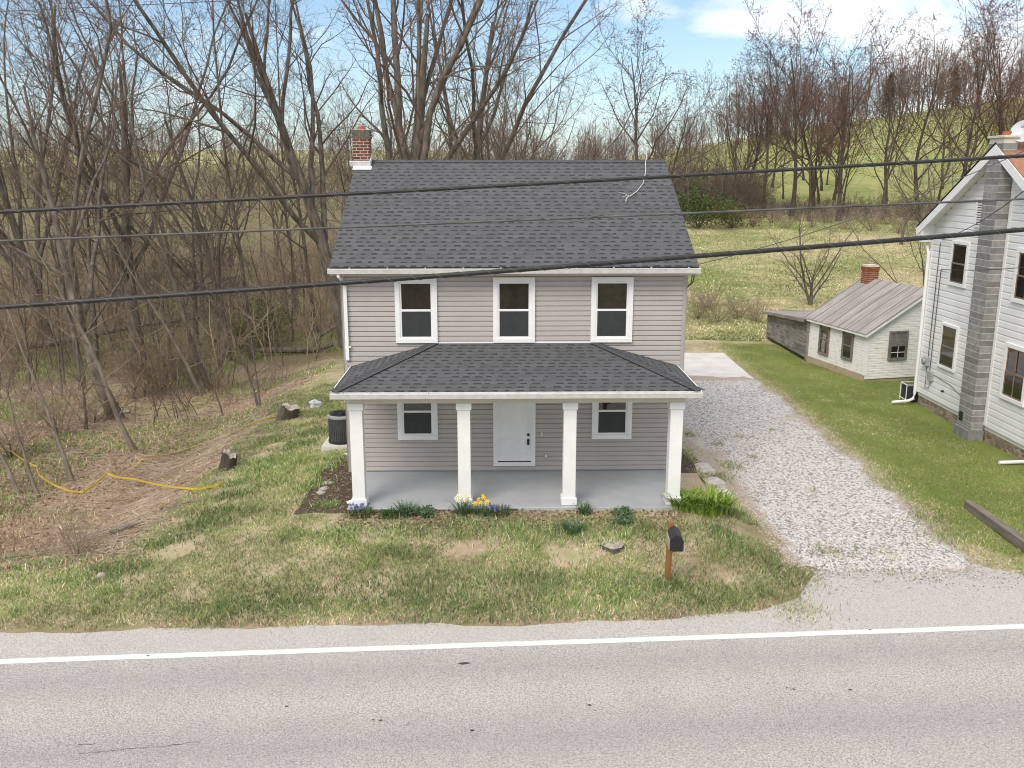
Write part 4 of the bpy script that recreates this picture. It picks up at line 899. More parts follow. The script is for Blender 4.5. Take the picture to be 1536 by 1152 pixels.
def path(base, d, L, r, pts, wob, up, rg, tip=.25):
    B = len(L); P = np.empty((B, pts, 3)); P[:, 0] = base; Rr = np.empty((B, pts))
    for k in range(1, pts):
        d = nrmz(d + rg.normal(0, wob, (B, 3)) + np.array([0, 0, up]))
        P[:, k] = P[:, k - 1] + d * (L / (pts - 1))[:, None]
    t = np.linspace(0, 1, pts); Rr[:] = r[:, None] * (1 - (1 - tip) * t)[None]
    return P, Rr
def spawn(P, Rr, L, n, t0, t1, ang, lr, up, wob, pts, rr, rg, rmin=.006, droop=.55, tip=.25):
    B, m = P.shape[:2]; t = t0 + (t1 - t0) * ((np.arange(n)[None] + rg.uniform(0, 1, (B, n))) / n)
    f = np.clip(t * (m - 1), 0, m - 1.001); i = f.astype(int); wv = (f - i)[..., None]; bi = np.arange(B)[:, None]
    base = P[bi, i] * (1 - wv) + P[bi, i + 1] * wv; rad = Rr[bi, i] * (1 - wv[..., 0]) + Rr[bi, i + 1] * wv[..., 0]
    tan = nrmz(P[bi, i + 1] - P[bi, i]); u = nrmz(np.cross(tan, np.array([.3, .5, .2]))); v = np.cross(tan, u)
    az = rg.uniform(0, 6.28, (B, 1)) + np.arange(n)[None] * 2.4 + rg.normal(0, .4, (B, n)); a = rg.uniform(ang[0], ang[1], (B, n))
    d = np.cos(a)[..., None] * tan + np.sin(a)[..., None] * (np.cos(az)[..., None] * u + np.sin(az)[..., None] * v)
    Lc = L[:, None] * lr * rg.uniform(.6, 1.2, (B, n)) * (1 - droop * (t - t0) / max(t1 - t0, .01))
    rc = np.maximum(rad * rr, rmin)
    P2, R2 = path(base.reshape(-1, 3), d.reshape(-1, 3), Lc.ravel(), rc.ravel(), pts, wob, up, rg, tip)
    return P2, np.maximum(R2, rmin * .5), Lc.ravel()
def tri_leaves(c, s, rg, flat=0.):
    """one small two-triangle leaf per centre"""
    n = len(c); a = nrmz(rg.normal(0, 1, (n, 3)) * np.array([1, 1, 1 - flat])); b = nrmz(np.cross(a, rg.normal(0, 1, (n, 3)) * np.array([1 - flat, 1 - flat, 1]))); s = np.asarray(s)[:, None] if np.ndim(s) else s
    V = np.stack([c - a * s, c + b * s * .45, c + a * s, c - b * s * .45], 1).reshape(-1, 3)
    return V, np.arange(4 * n).reshape(n, 4)
def join(parts):
    Vs, Fs, o = [], [], 0
    for V, Fq in parts: Vs.append(V); Fs.append(Fq + o); o += len(V)
    return np.concatenate(Vs), Fs

def make_tree(name, seed, H_, r0, levels, lean=(0, 0), wob=.05, trunk_up=.05, bark='bark', twig='twig', bud=None, nbud=0, sbud=.07, tp=9, budlev=-1):
    """thing with a trunk and a crown; levels: dicts for spawn()"""
    rg = np.random.default_rng(seed); r0 *= .9 if r0 > .35 else .72
    d = nrmz(np.array([[lean[0], lean[1], 1.]])); P, Rr = path(np.array([[0, 0, -.4]]), d, np.array([H_]), np.array([r0]), tp, wob, trunk_up, rg, .18)
    Rr[:, 0] *= 1.45; Rr[:, 1] *= 1.03
    L = np.array([H_]); V, Fq = tubes(P, Rr, 9); tparts = [(V, Fq)]; parts = []; last = P
    for li, lv in enumerate(levels):
        lv = dict(lv); sides = lv.pop('sides', 3); P, Rr, L = spawn(P, Rr, L, rg=rg, **lv)
        (tparts if li == 0 and lv['rr'] > .5 else parts).append(tubes(P, Rr, sides)); last = P
    V, Fs = join(parts); mi = [np.zeros(sum(len(f) for f in Fs), int)]; mats = [M[twig]]
    if bud and nbud:
        pick = rg.integers(0, len(last), nbud); k = rg.integers(1, last.shape[1], nbud); c = last[pick, k] + rg.normal(0, .03, (nbud, 3))
        V2, F2 = tri_leaves(c, rg.uniform(.4, 1.2, nbud) * sbud, rg); Fs.append(F2 + len(V)); V = np.concatenate([V, V2]); mi.append(np.ones(nbud, int)); mats.append(M[bud])
    root = bpy.data.objects.new(name, None); C.objects.link(root); root.empty_display_size = .3
    Vt, Ft = join(tparts)
    mesh_np('trunk', Vt, Ft, M[bark], root, smooth=True); mesh_np('crown', V, Fs, mats, root, mi=np.concatenate(mi))
    root['unplaced'] = 1
    return root
def lv(n, t0, t1, a0, a1, lr, rr, pts=5, wob=.10, up=.06, sides=3, droop=.5, rmin=.006): return dict(n=n, t0=t0, t1=t1, ang=(R(a0), R(a1)), lr=lr, rr=rr, pts=pts, wob=wob, up=up, sides=sides, droop=droop, rmin=rmin)

PROTO = {}
# wide many-stemmed giant
PROTO['giant'] = make_tree('bare_tree', 11, 14, .50, [lv(9, .14, .8, 14, 40, 1.3, .56, 12, .09, .05, 7, .3), lv(9, .22, .97, 22, 52, .42, .45, 7, .13, .05, 4, .5, .012), lv(8, .15, .97, 25, 60, .42, .5, 5, .16, .03, 3, .5, .010), lv(7, .15, .98, 25, 65, .5, .6, 4, .2, .02, 3, .4, .007)], tp=8, bud='bud', nbud=900, sbud=.05)
PROTO['giant2'] = make_tree('bare_tree', 23, 15, .40, [lv(8, .25, .85, 14, 38, 1.05, .56, 11, .10, .06, 6, .3), lv(9, .2, .97, 22, 55, .42, .45, 6, .14, .05, 4, .5, .012), lv(8, .15, .97, 25, 62, .42, .5, 5, .17, .03, 3, .5, .010), lv(6, .15, .98, 25, 65, .5, .6, 4, .2, .02, 3, .4, .007)], tp=9)
# tall slender forest trees
for nm, sd in (('pole', 31), ('pole2', 37), ('pole3', 59)):
    PROTO[nm] = make_tree('bare_tree', sd, 19 if nm != 'pole3' else 16, .16, [lv(16, .25, .97, 22, 60, .38, .5, 8, .14, .09, 4, .5), lv(8, .15, .97, 25, 60, .42, .5, 5, .15, .05, 3, .5, .010), lv(7, .1, .98, 25, 65, .5, .6, 4, .2, .03, 3, .4, .0075)], lean=(.05, .03), wob=.05, tp=11)
# forked vase-shaped trees
for nm, sd in (('vase', 41), ('vase2', 47)):
    PROTO[nm] = make_tree('bare_tree', sd, 9, .22, [lv(7, .2, .9, 18, 48, 1.15, .6, 10, .14, .06, 6, .3), lv(9, .18, .97, 24, 58, .40, .45, 6, .15, .04, 4, .5, .011), lv(7, .15, .97, 28, 66, .45, .5, 5, .19, .03, 3, .5, .009), lv(6, .1, .98, 28, 70, .5, .6, 4, .22, .02, 3, .4, .007)], wob=.08, tp=7)
# hillside trees with reddish buds
for nm, sd, tw, bd in (('hill', 61, 'twig', 'bud_red'), ('hill2', 67, 'twig_dark', 'bud_red'), ('hill3', 71, 'twig_red', 'bud_red')):
    PROTO[nm] = make_tree('bare_tree', sd, 14, .27, [lv(9, .24, .93, 20, 50, .75, .55, 9, .14, .08, 5, .35), lv(10, .18, .97, 25, 62, .40, .48, 6, .18, .05, 3, .5, .017), lv(11, .1, .98, 28, 70, .5, .6, 4, .22, .03, 3, .4, .012)], wob=.07, tp=9, bark='bark_dark', twig=tw, bud=bd, nbud=2200, sbud=.08)
# saplings
for nm, sd in (('sapling', 83), ('sapling2', 89)):
    PROTO[nm] = make_tree('young_tree', sd, 8, .085, [lv(16, .18, .97, 35, 75, .35, .45, 6, .13, .06, 3, .5), lv(8, .1, .97, 30, 70, .42, .55, 4, .2, .02, 3, .5, .006)], lean=(.12, .05), wob=.10, tp=10)
# dead leaning stems with stubs
for nm, sd in (('snag', 97), ('snag2', 101)):
    PROTO[nm] = make_tree('leaning_tree', sd, 8, .13, [lv(13, .18, .97, 45, 85, .30, .38, 6, .15, -.02, 4, .4), lv(5, .15, .97, 30, 70, .45, .55, 4, .2, -.02, 3, .5, .006)], wob=.05, trunk_up=0, bark='bark_pale', twig='twig_tan', tp=10)
# many-stemmed small tree / shrub
PROTO['multi'] = make_tree('small_tree', 103, 2.2, .16, [lv(9, .12, .9, 20, 60, 2.0, .62, 7, .12, .06, 5, .2), lv(10, .15, .97, 25, 60, .42, .45, 5, .16, .05, 3, .5, .009), lv(6, .1, .97, 25, 65, .5, .6, 4, .2, .03, 3, .4, .006)], tp=5, twig='twig_dark')
PROTO['shrub'] = make_tree('bare_shrub', 107, .8, .06, [lv(16, .1, .95, 15, 65, 2.6, .5, 6, .13, .04, 3, .2), lv(9, .12, .97, 25, 70, .4, .6, 5, .2, .0, 3, .5, .005), lv(5, .1, .97, 25, 75, .5, .6, 4, .25, .0, 3, .5, .004)], tp=4, twig='twig_tan')
PROTO['vine'] = make_tree('vine_hung_tree', 109, 10, .3, [lv(9, .3, .95, 30, 70, .5, .5, 8, .15, -.02, 5, .3), lv(12, .1, .99, 40, 100, .55, .4, 8, .14, -.22, 3, .3, .012), lv(9, .1, .99, 30, 90, .5, .6, 5, .2, -.2, 3, .3, .010)], tp=8, twig='twig_dark', bud='twig', nbud=1200, sbud=.08)
def place(kind, x, y, sc=1., rz=None, label=None, cat='tree', group=None, tilt=None, sz=None, name=None, z=None):
    src = PROTO[kind]
    if 'unplaced' in src: o = src; del o['unplaced']
    else:
        o = src.copy(); C.objects.link(o)
        for ch in src.children: c = ch.copy(); C.objects.link(c); c.parent = o
        for k_ in ('label', 'category', 'group'):
            if k_ in o: del o[k_]
    if name: o.name = name
    o.location = (x, y, gz1(x, y) if z is None else z); rz = random.uniform(0, 6.28) if rz is None else rz
    Mr = Matrix.Rotation(rz, 4, 'Z')
    if tilt: d = Vector((tilt[0], tilt[1], 1)).normalized(); Mr = d.to_track_quat('Z', 'Y').to_matrix().to_4x4() @ Mr
    o.rotation_euler = Mr.to_euler(); o.scale = (sc, sc, sz or sc)
    tag(o, label, cat, group); return o
def uy(u, y, v=400): return (u - 768) / F * y / ray(u, v)[1]

# --- named trees of the wood on the left: (kind, u, distance, scale, rz, tilt, label)
named = [
 ('giant', 612, 43, 1.12, .6, (.0, .03), 'huge grey tree of many thick stems right behind the house roof ridge'),
 ('giant2', 690, 52, 1.12, 2.1, (.05, 0), 'second huge spreading tree behind the roof, right of the thickest one'),
 ('giant2', 520, 47, 1.15, 4.0, (-.22, 0), 'big tree leaning left behind the brick chimney'),
 ('vase', 330, 46, 1.45, .3, (-.02, 0), 'low forked tree with many rising stems midway between left border and chimney'),
 ('giant2', 195, 44, 1.0, .9, (-.03, 0), 'tall forked tree with a straight thick trunk against the sky at left'),
 ('vase2', 150, 35, 1.55, 5.2, (-.42, -.05), 'dark tree leaning strongly left over the hollow at the left border'),
 ('giant', 60, 52, .85, 3.9, (-.1, 0), 'spreading tree rising at the left border of the wood'),
 ('pole', 370, 46, 1.05, 1.0, (.01, 0), 'straight thick trunked tree standing by the yellow green bush'),
 ('vase2', 765, 60, 1.35, 2.7, (.08, 0), 'rounded tan twigged tree at the right end of the wood above the roof'),
 ('vase', 745, 72, 1.5, 4.4, (.05, 0), 'thin tan tree rising behind the roof near the open blue sky'),
 ('pole2', 440, 60, 1.1, 2.0, (-.12, 0), 'slim tree slanting left behind the low forked tree'),
 ('pole3', 300, 40, 1.0, 3.3, (-.2, 0), 'slim dark tree slanting left beside the vine tangle'),
]
for kd, u, y, s_, rz, tl, lb in named: place(kd, uy(u, y), y, s_, rz, lb, tilt=tl)
# --- the rest of the wood: nothing tells them apart
rp_ = random.Random(12); pts_ = [(uy(u, y), y) for _, u, y, *_ in named]; cnt = 0; tries = 0
while cnt < 30 and tries < 4000:
    tries += 1; y = 38 + 100 * rp_.random() ** 1.25; u = rp_.uniform(-40, 800); x = uy(u, y)
    if x > -4.5 and y < 44: continue
    if u > 770 and y < 75: continue
    if min((x - a) ** 2 + (y - b_) ** 2 for a, b_ in pts_) < (2.6 + y * .02) ** 2: continue
    pts_.append((x, y)); cnt += 1
    kd = rp_.choice(['pole', 'pole2', 'pole3', 'pole', 'pole2', 'vase', 'vase2'])
    place(kd, x, y, rp_.uniform(.75, 1.2) * (1.2 if kd.startswith('v') else 1), rp_.uniform(0, 6.28), 'bare grey brown tree of the leafless wood left of and behind the grey house', group='bare trees of the wood on the left', tilt=(rp_.uniform(-.12, .08), rp_.uniform(-.05, .05)))
for k_ in range(24):
    y = rp_.uniform(33, 64); u = rp_.uniform(-20, 470) if y < 46 else rp_.uniform(-20, 520); x = uy(u, y)
    if x > -9.5: x = -9.5 - rp_.uniform(0, 6)
    place(rp_.choice(['sapling', 'sapling2']), x, y, rp_.uniform(.6, 1.15), rp_.uniform(0, 6.28), 'thin young bare tree among the undergrowth of the wood on the left', group='young trees in the left wood', tilt=(rp_.uniform(-.2, .12), 0))
# --- leaning dead stems in the left foreground
def stem(kind, u0, v0, zoff, tx, ty, sc, rz, lb):
    z = -1.35; x, y, _ = at(u0, v0, z); place(kind, x, y, sc, rz, lb, tilt=(tx, ty), z=gz1(x, y))
stem('snag', 108, 728, 0, -.32, .12, .78, .5, 'pale leaning dead stem in the middle of the three at the lower left')
stem('snag2', 203, 682, 0, -.40, .10, 1.0, 2.1, 'pale leaning dead stem with side twigs, right of the yellow tape bend')
stem('snag', 60, 752, 0, -.30, .15, .62, 4.0, 'grey leaning stem at the left border holding the yellow tape')
stem('snag2', 28, 748, 0, -.42, .1, .7, 5.1, 'forked grey stem leaning out of the left border')
stem('snag', 300, 600, 0, -.35, .06, 1.05, 1.2, 'whitish leaning pole through the vine tangle')

# --- hillside trees on the right
hill = [
 ('hill2', 958, 112, 1.22, 'tall reddish budded tree standing alone against the blue sky'),
 ('hill', 1010, 118, .85, 'shorter spreading tree right of the lone tall one'),
 ('hill', 1118, 112, 1.05, 'slender double stemmed tree on the hillside with a dark trunk'),
 ('hill3', 1148, 109, .95, 'slim tree of several dark stems at the foot of the green hill'),
 ('hill2', 1190, 107, 1.18, 'broad hillside tree with the fullest crown against the white cloud'),
 ('hill', 1222, 112, 1.1, 'straight trunked hillside tree just right of the broadest crown'),
 ('hill3', 1262, 103, 1.12, 'tree with a leaning forked trunk in front of the green slope'),
 ('hill2', 1330, 110, 1.05, 'dark trunked hillside tree with red buds halfway to the white house'),
 ('hill', 1382, 104, 1.15, 'tall bare tree left of the white house chimney'),
 ('hill3', 1440, 108, 1.12, 'red budded tree behind the white house gable'),
 ('hill2', 1490, 112, 1.15, 'bare tree directly above the white house chimney'),
 ('hill', 1530, 106, 1.25, 'bare tree above the satellite dish at the right border'),
]
for i, (kd, u, y, s_, lb) in enumerate(hill): place(kd, uy(u, y, 280), y, s_ * 1.2, i * 1.7, lb, sz=s_ * 1.08, tilt=(random.uniform(-.05, .05), 0))
for i in range(60):
    y = rp_.uniform(100, 155); u = rp_.uniform(875, 1600); x = uy(u, y, 280); s_ = rp_.uniform(.35, .85) if u < 1090 else rp_.uniform(.6, 1.02)
    if u < 1090: s_ = rp_.uniform(.3, .6)
    place(rp_.choice(['hill', 'hill2', 'hill3']), x, y, s_, rp_.uniform(0, 6.28), 'bare reddish brown tree in the tree row along the hillside behind the pasture', group='bare trees of the hillside row', tilt=(rp_.uniform(-.1, .1), 0))
for u, y, s_, lb in ((1000, 104, .85, 'tree smothered in hanging brown vines just right of the roof ridge'), (1035, 101, .8, 'vine smothered tree above the bright green bush'), (1080, 104, .82, 'vine smothered tree right of the green bush, next to the dark double trunk'), (945, 108, .62, 'low vine covered tree behind the right end of the roof'), (890, 106, .55, 'low brown tree behind the middle right of the roof ridge'), (860, 112, .6, 'low brown tree where the wood meets the open sky')):
    place('vine', uy(u, y, 300), y, s_, random.uniform(0, 6.28), lb, name='vine_hung_tree')
for i, (u, v, s_, lb) in enumerate(((330, 560, .62, 'dark trunk hung with drooping brown vines behind the whitish leaning pole'), (262, 575, .50, 'lower drooping vine mass left of the vine hung trunk'), (205, 520, .6, 'vine draped dark tree further left in the wood'), (296, 520, .72, 'vine draped tree behind the drooping vine mass'))):
    sx, sy, _ = at(u, v, -1.4); place('vine', sx, sy, s_, 1.3 * i, lb, name='vine_hung_tree', sz=s_ * 1.15)
place('multi', uy(1216, 56, 440), 56, 1.2, .8, 'small many stemmed bare tree behind the grey board shed', name='small_tree')
place('vase2', uy(1396, 47, 440), 47, .62, 2.2, 'dark bare tree behind the far corner of the white house', tilt=(-.1, 0))
place('vase', uy(1420, 64, 400), 64, .95, .4, 'low tangled bare tree left of the white house roof slope', tilt=(-.1, 0))
place('vase2', uy(1350, 84, 380), 84, .85, 3.0, 'grey tangled tree at the upper edge of the pasture near the white house')
for i, (u, y, s_) in enumerate(((1130, 98, .8), (1180, 96, .7), (1220, 97, .75), (1270, 95, .8), (1310, 94, .9), (1350, 92, .9), (1100, 99, .7), (1390, 90, 1.), (1240, 101, .9), (1160, 101, .8), (1430, 93, 1.), (1330, 99, 1.))):
    place('shrub', uy(u, y, 310), y, s_ * 1.7, i * 1.3, 'bare brown shrub along the upper edge of the pasture below the hillside trees', cat='shrub', group='shrubs at the top of the pasture', name='bare_shrub')
# --- distinct shrubs on the left
sx, sy, _ = at(118, 850, -.5); place('shrub', sx, sy, .62, 1., 'grey dry twiggy bush at the roadside grass edge on the left', cat='shrub', name='bare_shrub')
for i, (u, v, s_, lb) in enumerate(((250, 590, 1.25, 'dense brown twig tangle around the whitish leaning pole'), (215, 600, 1.0, 'brown twig tangle left of the whitish leaning pole'), (90, 655, 1.0, 'low brown brush behind the leaning stems at lower left'), (20, 690, 1.0, 'reddish brown brush at the left border beside the yellow tape'), (140, 640, .8, 'small brown brush between two leaning stems'), (300, 575, .9, 'brown brush right of the twig tangle'))):
    sx, sy, _ = at(u, v, -1.4); place('shrub', sx, sy, s_ * 1.6, i * 2., lb, cat='shrub', name='bare_shrub')
for i, (u, y) in enumerate(((1045, 52), (1075, 51), (1105, 52), (1135, 51), (1062, 55))):
    place('shrub', uy(u, y, 490), y, 1.05, i * 1.1, 'low dry briar at the near edge of the pasture behind the gravel drive', cat='shrub', group='briars along the pasture edge', name='bare_shrub')

# --- undergrowth and distant wood: masses nobody could count
def brush(name, cx, cy, h, seed, mat, label, nt=6, rmin=.006):
    rg = np.random.default_rng(seed); n = len(cx); b0 = np.stack([cx, cy, gz(cx, cy) - .05], -1); d = nrmz(np.stack([rg.normal(0, .35, n), rg.normal(0, .35, n), np.ones(n)], -1))
    P, Rr = path(b0, d, h, np.full(n, .010) + .004 * h, 6, .16, .0, rg, .3); parts = [tubes(P, Rr, 3)]
    P2, R2, L2 = spawn(P, Rr, h, nt, .2, .98, (R(25), R(75)), .45, -.01, .2, 5, .6, rg, rmin); parts.append(tubes(P2, R2, 3))
    P3, R3, L3 = spawn(P2, R2, L2, 3, .2, .98, (R(25), R(75)), .5, -.01, .2, 4, .7, rg, rmin * .8); parts.append(tubes(P3, R3, 3))
    V, Fs = join(parts); return tag(mesh_np(name, V, Fs, M[mat]), label, 'undergrowth', kind='stuff')
rg = np.random.default_rng(77)
n = 2300; y = 36 + 75 * rg.random(n) ** 1.1; u = rg.uniform(-60, 560, n); x = (u - 768) / F * y / .98
keep = (x < -9.2 - 2 * (y < 34)) & (vn(x, y, 5, 9) > .42) & ~((y < 36) & (x > -14)); x, y = x[keep], y[keep]; h = rg.uniform(.6, 2.4, len(x)) * np.clip(.35 + .04 * (y - 34), .35, 1.6)
brush('undergrowth', x, y, h, 5, 'twig_tan', 'tan and brown leafless undergrowth filling the wood on the left')
n = 900; y = 58 + 45 * rg.random(n); u = rg.uniform(500, 860, n); x = (u - 768) / F * y / .98; h = rg.uniform(1.5, 4.5, n)
brush('undergrowth', x, y, h, 6, 'twig', 'brown leafless undergrowth of the wood behind the house')
n = 2300; y = rg.uniform(102, 116, n); u = rg.uniform(845, 1600, n); x = (u - 768) / F * y; h = rg.uniform(.5, 2.2, n) * np.where(u < 1100, 1.7, 1); 
brush('undergrowth', x, y, h, 8, 'twig_dark', 'brown brush at the foot of the hillside trees', 6, .013)
n = 1500; y = rg.uniform(14, 34, n) + 2; x = rg.uniform(-24, -9.3, n); keep = (y > 17.4) & (vn(x, y, 3, 19) > .5) & (x < -10.2) & ~((y < 30) & (y > 22) & (x > -12.5)); x, y = x[keep], y[keep]
brush('undergrowth', x, y, rg.uniform(.2, .8, len(x)), 9, 'dead_grass', 'low dry stalks and twigs on the litter of the hollow at lower left', 5, .004)
n = 1500; y = rg.uniform(104, 128, n); u = rg.uniform(825, 1135, n); x = (u - 768) / F * y; h = rg.uniform(2.5, 6.5, n)
brush('undergrowth', x, y, h, 18, 'twig', 'tall brown thicket behind the right end of the house roof', 7, .014)
n = 620; y = 39 + 44 * rg.random(n) ** 1.2; u = rg.uniform(-60, 520, n); x = (u - 768) / F * y / .98; k_ = (x < -9.5) & (vn(x, y, 7, 29) > .3); x, y = x[k_], y[k_]; h = rg.uniform(2.5, 7, len(x))
brush('undergrowth', x, y, h, 38, 'twig_tan', 'tall tan thicket of thin stems between the trunks of the left wood', 12, .006)
n = 260; y = 34 + 10 * rg.random(n); u = rg.uniform(-60, 380, n); x = (u - 768) / F * y / .98; k_ = (x < -12.5) & (vn(x, y, 4, 39) > .4); x, y = x[k_], y[k_]
brush('undergrowth', x, y, rg.uniform(1.0, 3.4, len(x)), 39, 'twig', 'grey brown thicket at the front edge of the left wood', 9, .005)
def far_wood(name, xs, ys, hs, seed, mat, label):
    rg = np.random.default_rng(seed); n = len(xs); b0 = np.stack([xs, ys, gz(xs, ys) - .3], -1); d = nrmz(np.stack([rg.normal(0, .07, n), rg.normal(0, .07, n), np.ones(n)], -1))
    P, Rr = path(b0, d, hs, hs * .012, 6, .05, .03, rg, .25); parts = [tubes(P, Rr, 4)]
    P2, R2, L2 = spawn(P, Rr, hs, 14, .18, .97, (R(22), R(55)), .42, .08, .1, 5, .5, rg, .03); parts.append(tubes(P2, R2, 3))
    P3, R3, L3 = spawn(P2, R2, L2, 10, .15, .98, (R(22), R(60)), .45, .05, .15, 4, .6, rg, .022); parts.append(tubes(P3, R3, 3))
    V, Fs = join(parts); return tag(mesh_np(name, V, Fs, M[mat]), label, 'wood', kind='stuff')
n = 270; y = rg.uniform(170, 420, n); u = rg.uniform(-80, 520, n); x = (u - 768) / F * y
far_wood('distant_wood', x, y, rg.uniform(8, 13, n) * np.where(u > 300, .6, 1), 3, 'twig', 'distant bare wood along the left horizon')
n = 120; y = rg.uniform(120, 215, n); u = rg.uniform(560, 900, n); x = (u - 768) / F * y
far_wood('distant_wood', x, y, rg.uniform(8, 15, n) * np.where(u > 800, .6, 1), 4, 'twig', 'distant bare wood behind the roof of the grey house')
n = 280; u = rg.uniform(860, 1650, n); y = rg.uniform(205, 285, n); x = (u - 768) / F * y
far_wood('distant_wood', x, y, rg.uniform(9, 17, n) * np.where(u < 1080, .75, 1), 5, 'twig_dark', 'bare wood along the crest of the green hill on the right')
# conifers on the crest
def conifer():
    rg = np.random.default_rng(4); root = bpy.data.objects.new('conifer', None); C.objects.link(root); b = MB(); b.tube([(0, 0, -.3), (0, 0, 11.5)], [.22, .03], 7); b.build('trunk', M['bark'], root)
    n = 9000; t = rg.random(n) ** .8; z = 1.2 + 10.6 * t; rmax = 3.7 * (1 - t) ** .85 + .12; lay = .75 + .25 * np.sin(z * 7); q = np.sqrt(rg.random(n)); a = rg.uniform(0, 6.28, n); gap_ = vn(a * 3, z, .8, 3) > .25
    c = np.stack([q * rmax * lay * np.cos(a), q * rmax * lay * np.sin(a), z - .25 * q * rmax], -1)[gap_]
    V, Fq = tri_leaves(c, rg.uniform(.10, .26, len(c)), rg, .5); mesh_np('crown', V, [Fq], M['conifer'], root); root['unplaced'] = 1; return root
PROTO['conifer'] = conifer()
for i, (u, y, s_, lb) in enumerate(((1155, 205, .6, 'dark conifer on the hill crest left of the broad bare tree'), (1178, 210, .5, 'small dark conifer beside the larger one on the hill crest'), (1262, 215, .75, 'dark conifer on the hill crest behind the leaning forked tree'), (1330, 220, .85, 'tall dark conifer on the hill crest nearest the white house'), (1425, 220, .85, 'dark conifer on the crest behind the white house gable'))):
    place('conifer', uy(u, y, 190), y, s_, i, lb, name='conifer')

# --- green bushes
def leafy(name, label, x, y, rad, h, n, s, mat, seed, cat='bush', stems=10):
    rg = np.random.default_rng(seed); z = gz1(x, y); root = thing(name, label, cat, (x, y, z)); m_ = 14
    cen = rg.normal(0, 1, (m_, 3)) * np.array([rad * .45, rad * .45, h * .22]) + np.array([0, 0, h * .5]); k = rg.integers(0, m_, n)
    c = cen[k] + rg.normal(0, 1, (n, 3)) * np.array([rad * .22, rad * .22, h * .16]); c = c[c[:, 2] > .03]
    V, Fq = tri_leaves(c, rg.uniform(.6, 1.3, len(c)) * s, rg); mesh_np('foliage', V, [Fq], M[mat], root)
    b = MB()
    for q in cen[:stems]: b.tube([(0, 0, -.05), tuple(q * np.array([.4, .4, .5])), tuple(q)], [.03 * h / 2, .02 * h / 2, .008], 5)
    b.build('stems', M['twig'], root); return root
leafy('green_bush', 'bright green bush at the foot of the vine hung trees right of the roof', uy(1050, 96, 300), 97, 2.3, 4.4, 3000, .13, 'leaf_dark', 3)
leafy('olive_bush', 'yellowish green bush right of the bright green one at the pasture top', uy(1100, 97, 310), 97, 3.6, 3.0, 2600, .12, 'leaf_yellowgreen', 5)
x, y, _ = at(405, 530, -1.4); leafy('honeysuckle', 'yellow green leafing bush at the wood edge left of the house', x, y, 2.6, 3.4, 5200, .055, 'leaf_yellowgreen', 7)
x, y, _ = at(345, 540, -1.4); leafy('honeysuckle', 'small yellow green bush left of the larger leafing one', x, y + 2, 1.6, 2.0, 2200, .05, 'leaf_yellowgreen', 8)

n = 900; y = rg.uniform(-24, -5, n); x = rg.uniform(-30, 30, n); brush('undergrowth', x, y, rg.uniform(.6, 2.2, n), 28, 'twig_tan', 'brush on the bank across the road')
# --- trees across the road behind the camera (seen in the windows)
for i in range(9): place(['hill', 'hill2', 'vase'][i % 3], -26 + 6.5 * i, -16 - 3 * (i % 2), .9, i * 1.1, 'bare tree on the bank across the road', group='bare trees across the road')

# ------------------------------------------------------------------ grass
rg = np.random.default_rng(99)
GREENS = np.array([[.30, .35, .12], [.22, .29, .09], [.40, .42, .19], [.35, .36, .19], [.17, .24, .08]]); STRAW = np.array([[.60, .49, .32], [.52, .42, .26], [.76, .66, .47], [.46, .36, .23]])
def blades(x, y, h, w_, green, lean=.5, palette=None):
    n = len(x); z = gz(x, y) - .01; a = rg.uniform(0, 6.28, n); ln = rg.normal(0, lean, (n, 2)) * h[:, None]; px_, py_ = np.cos(a) * w_, np.sin(a) * w_
    V = np.empty((n, 5, 3)); V[:, 0] = np.stack([x - px_, y - py_, z], -1); V[:, 1] = np.stack([x + px_, y + py_, z], -1)
    mx_, my_ = x + ln[:, 0] * .4, y + ln[:, 1] * .4; V[:, 2] = np.stack([mx_ + px_ * .7, my_ + py_ * .7, z + h * .6], -1); V[:, 3] = np.stack([mx_ - px_ * .7, my_ - py_ * .7, z + h * .6], -1)
    V[:, 4] = np.stack([x + ln[:, 0], y + ln[:, 1], z + h * (1 - .25 * np.clip(np.hypot(ln[:, 0], ln[:, 1]) / h, 0, 1.6))], -1)
    o = 5 * np.arange(n)[:, None]; q = np.array([[0, 1, 2, 3]]) + o; t = np.array([[3, 2, 4]]) + o
    gp = palette if palette is not None else GREENS
    col = np.where(green[:, None], gp[rg.integers(0, len(gp), n)], STRAW[rg.integers(0, len(STRAW), n)]) * rg.uniform(.55, 1.4, (n, 1))
    col = col * lerp(.85, 1.28, ss(.3, .7, fbm(x, y, 1.7, 83)))[:, None]; col = np.repeat(np.concatenate([col, np.ones((n, 1))], 1), 5, 0)
    return V.reshape(-1, 3), q, t, col
def grass_obj(name, sets, label):
    Vs, Q, T, Cc, o = [], [], [], [], 0
    for V, q, t, c in sets: Vs.append(V); Q.append(q + o); T.append(t + o); Cc.append(c); o += len(V)
    return tag(mesh_np(name, np.concatenate(Vs), [np.concatenate(Q), np.concatenate(T)], M['blades'], col=np.concatenate(Cc)), label, 'grass', kind='stuff')
def gt0(u, v):
    z = .2
    for _ in range(12): x, y, _z = at(u, v, z); z = gz1(x, y)
    return x, y
SOIL = [gt0(u, v) + (r_,) for (u, v, r_) in ((235, 838, .55), (262, 826, .6), (215, 852, .5), (195, 868, .4), (290, 812, .35), (345, 735, .55), (362, 712, .4), (330, 752, .4), (415, 668, .4), (395, 682, .4), (455, 632, .5), (705, 822, .4), (850, 838, .35), (560, 800, .6), (500, 790, .5), (830, 830, .3), (1180, 790, .5), (1130, 800, .5), (1190, 840, .4))]
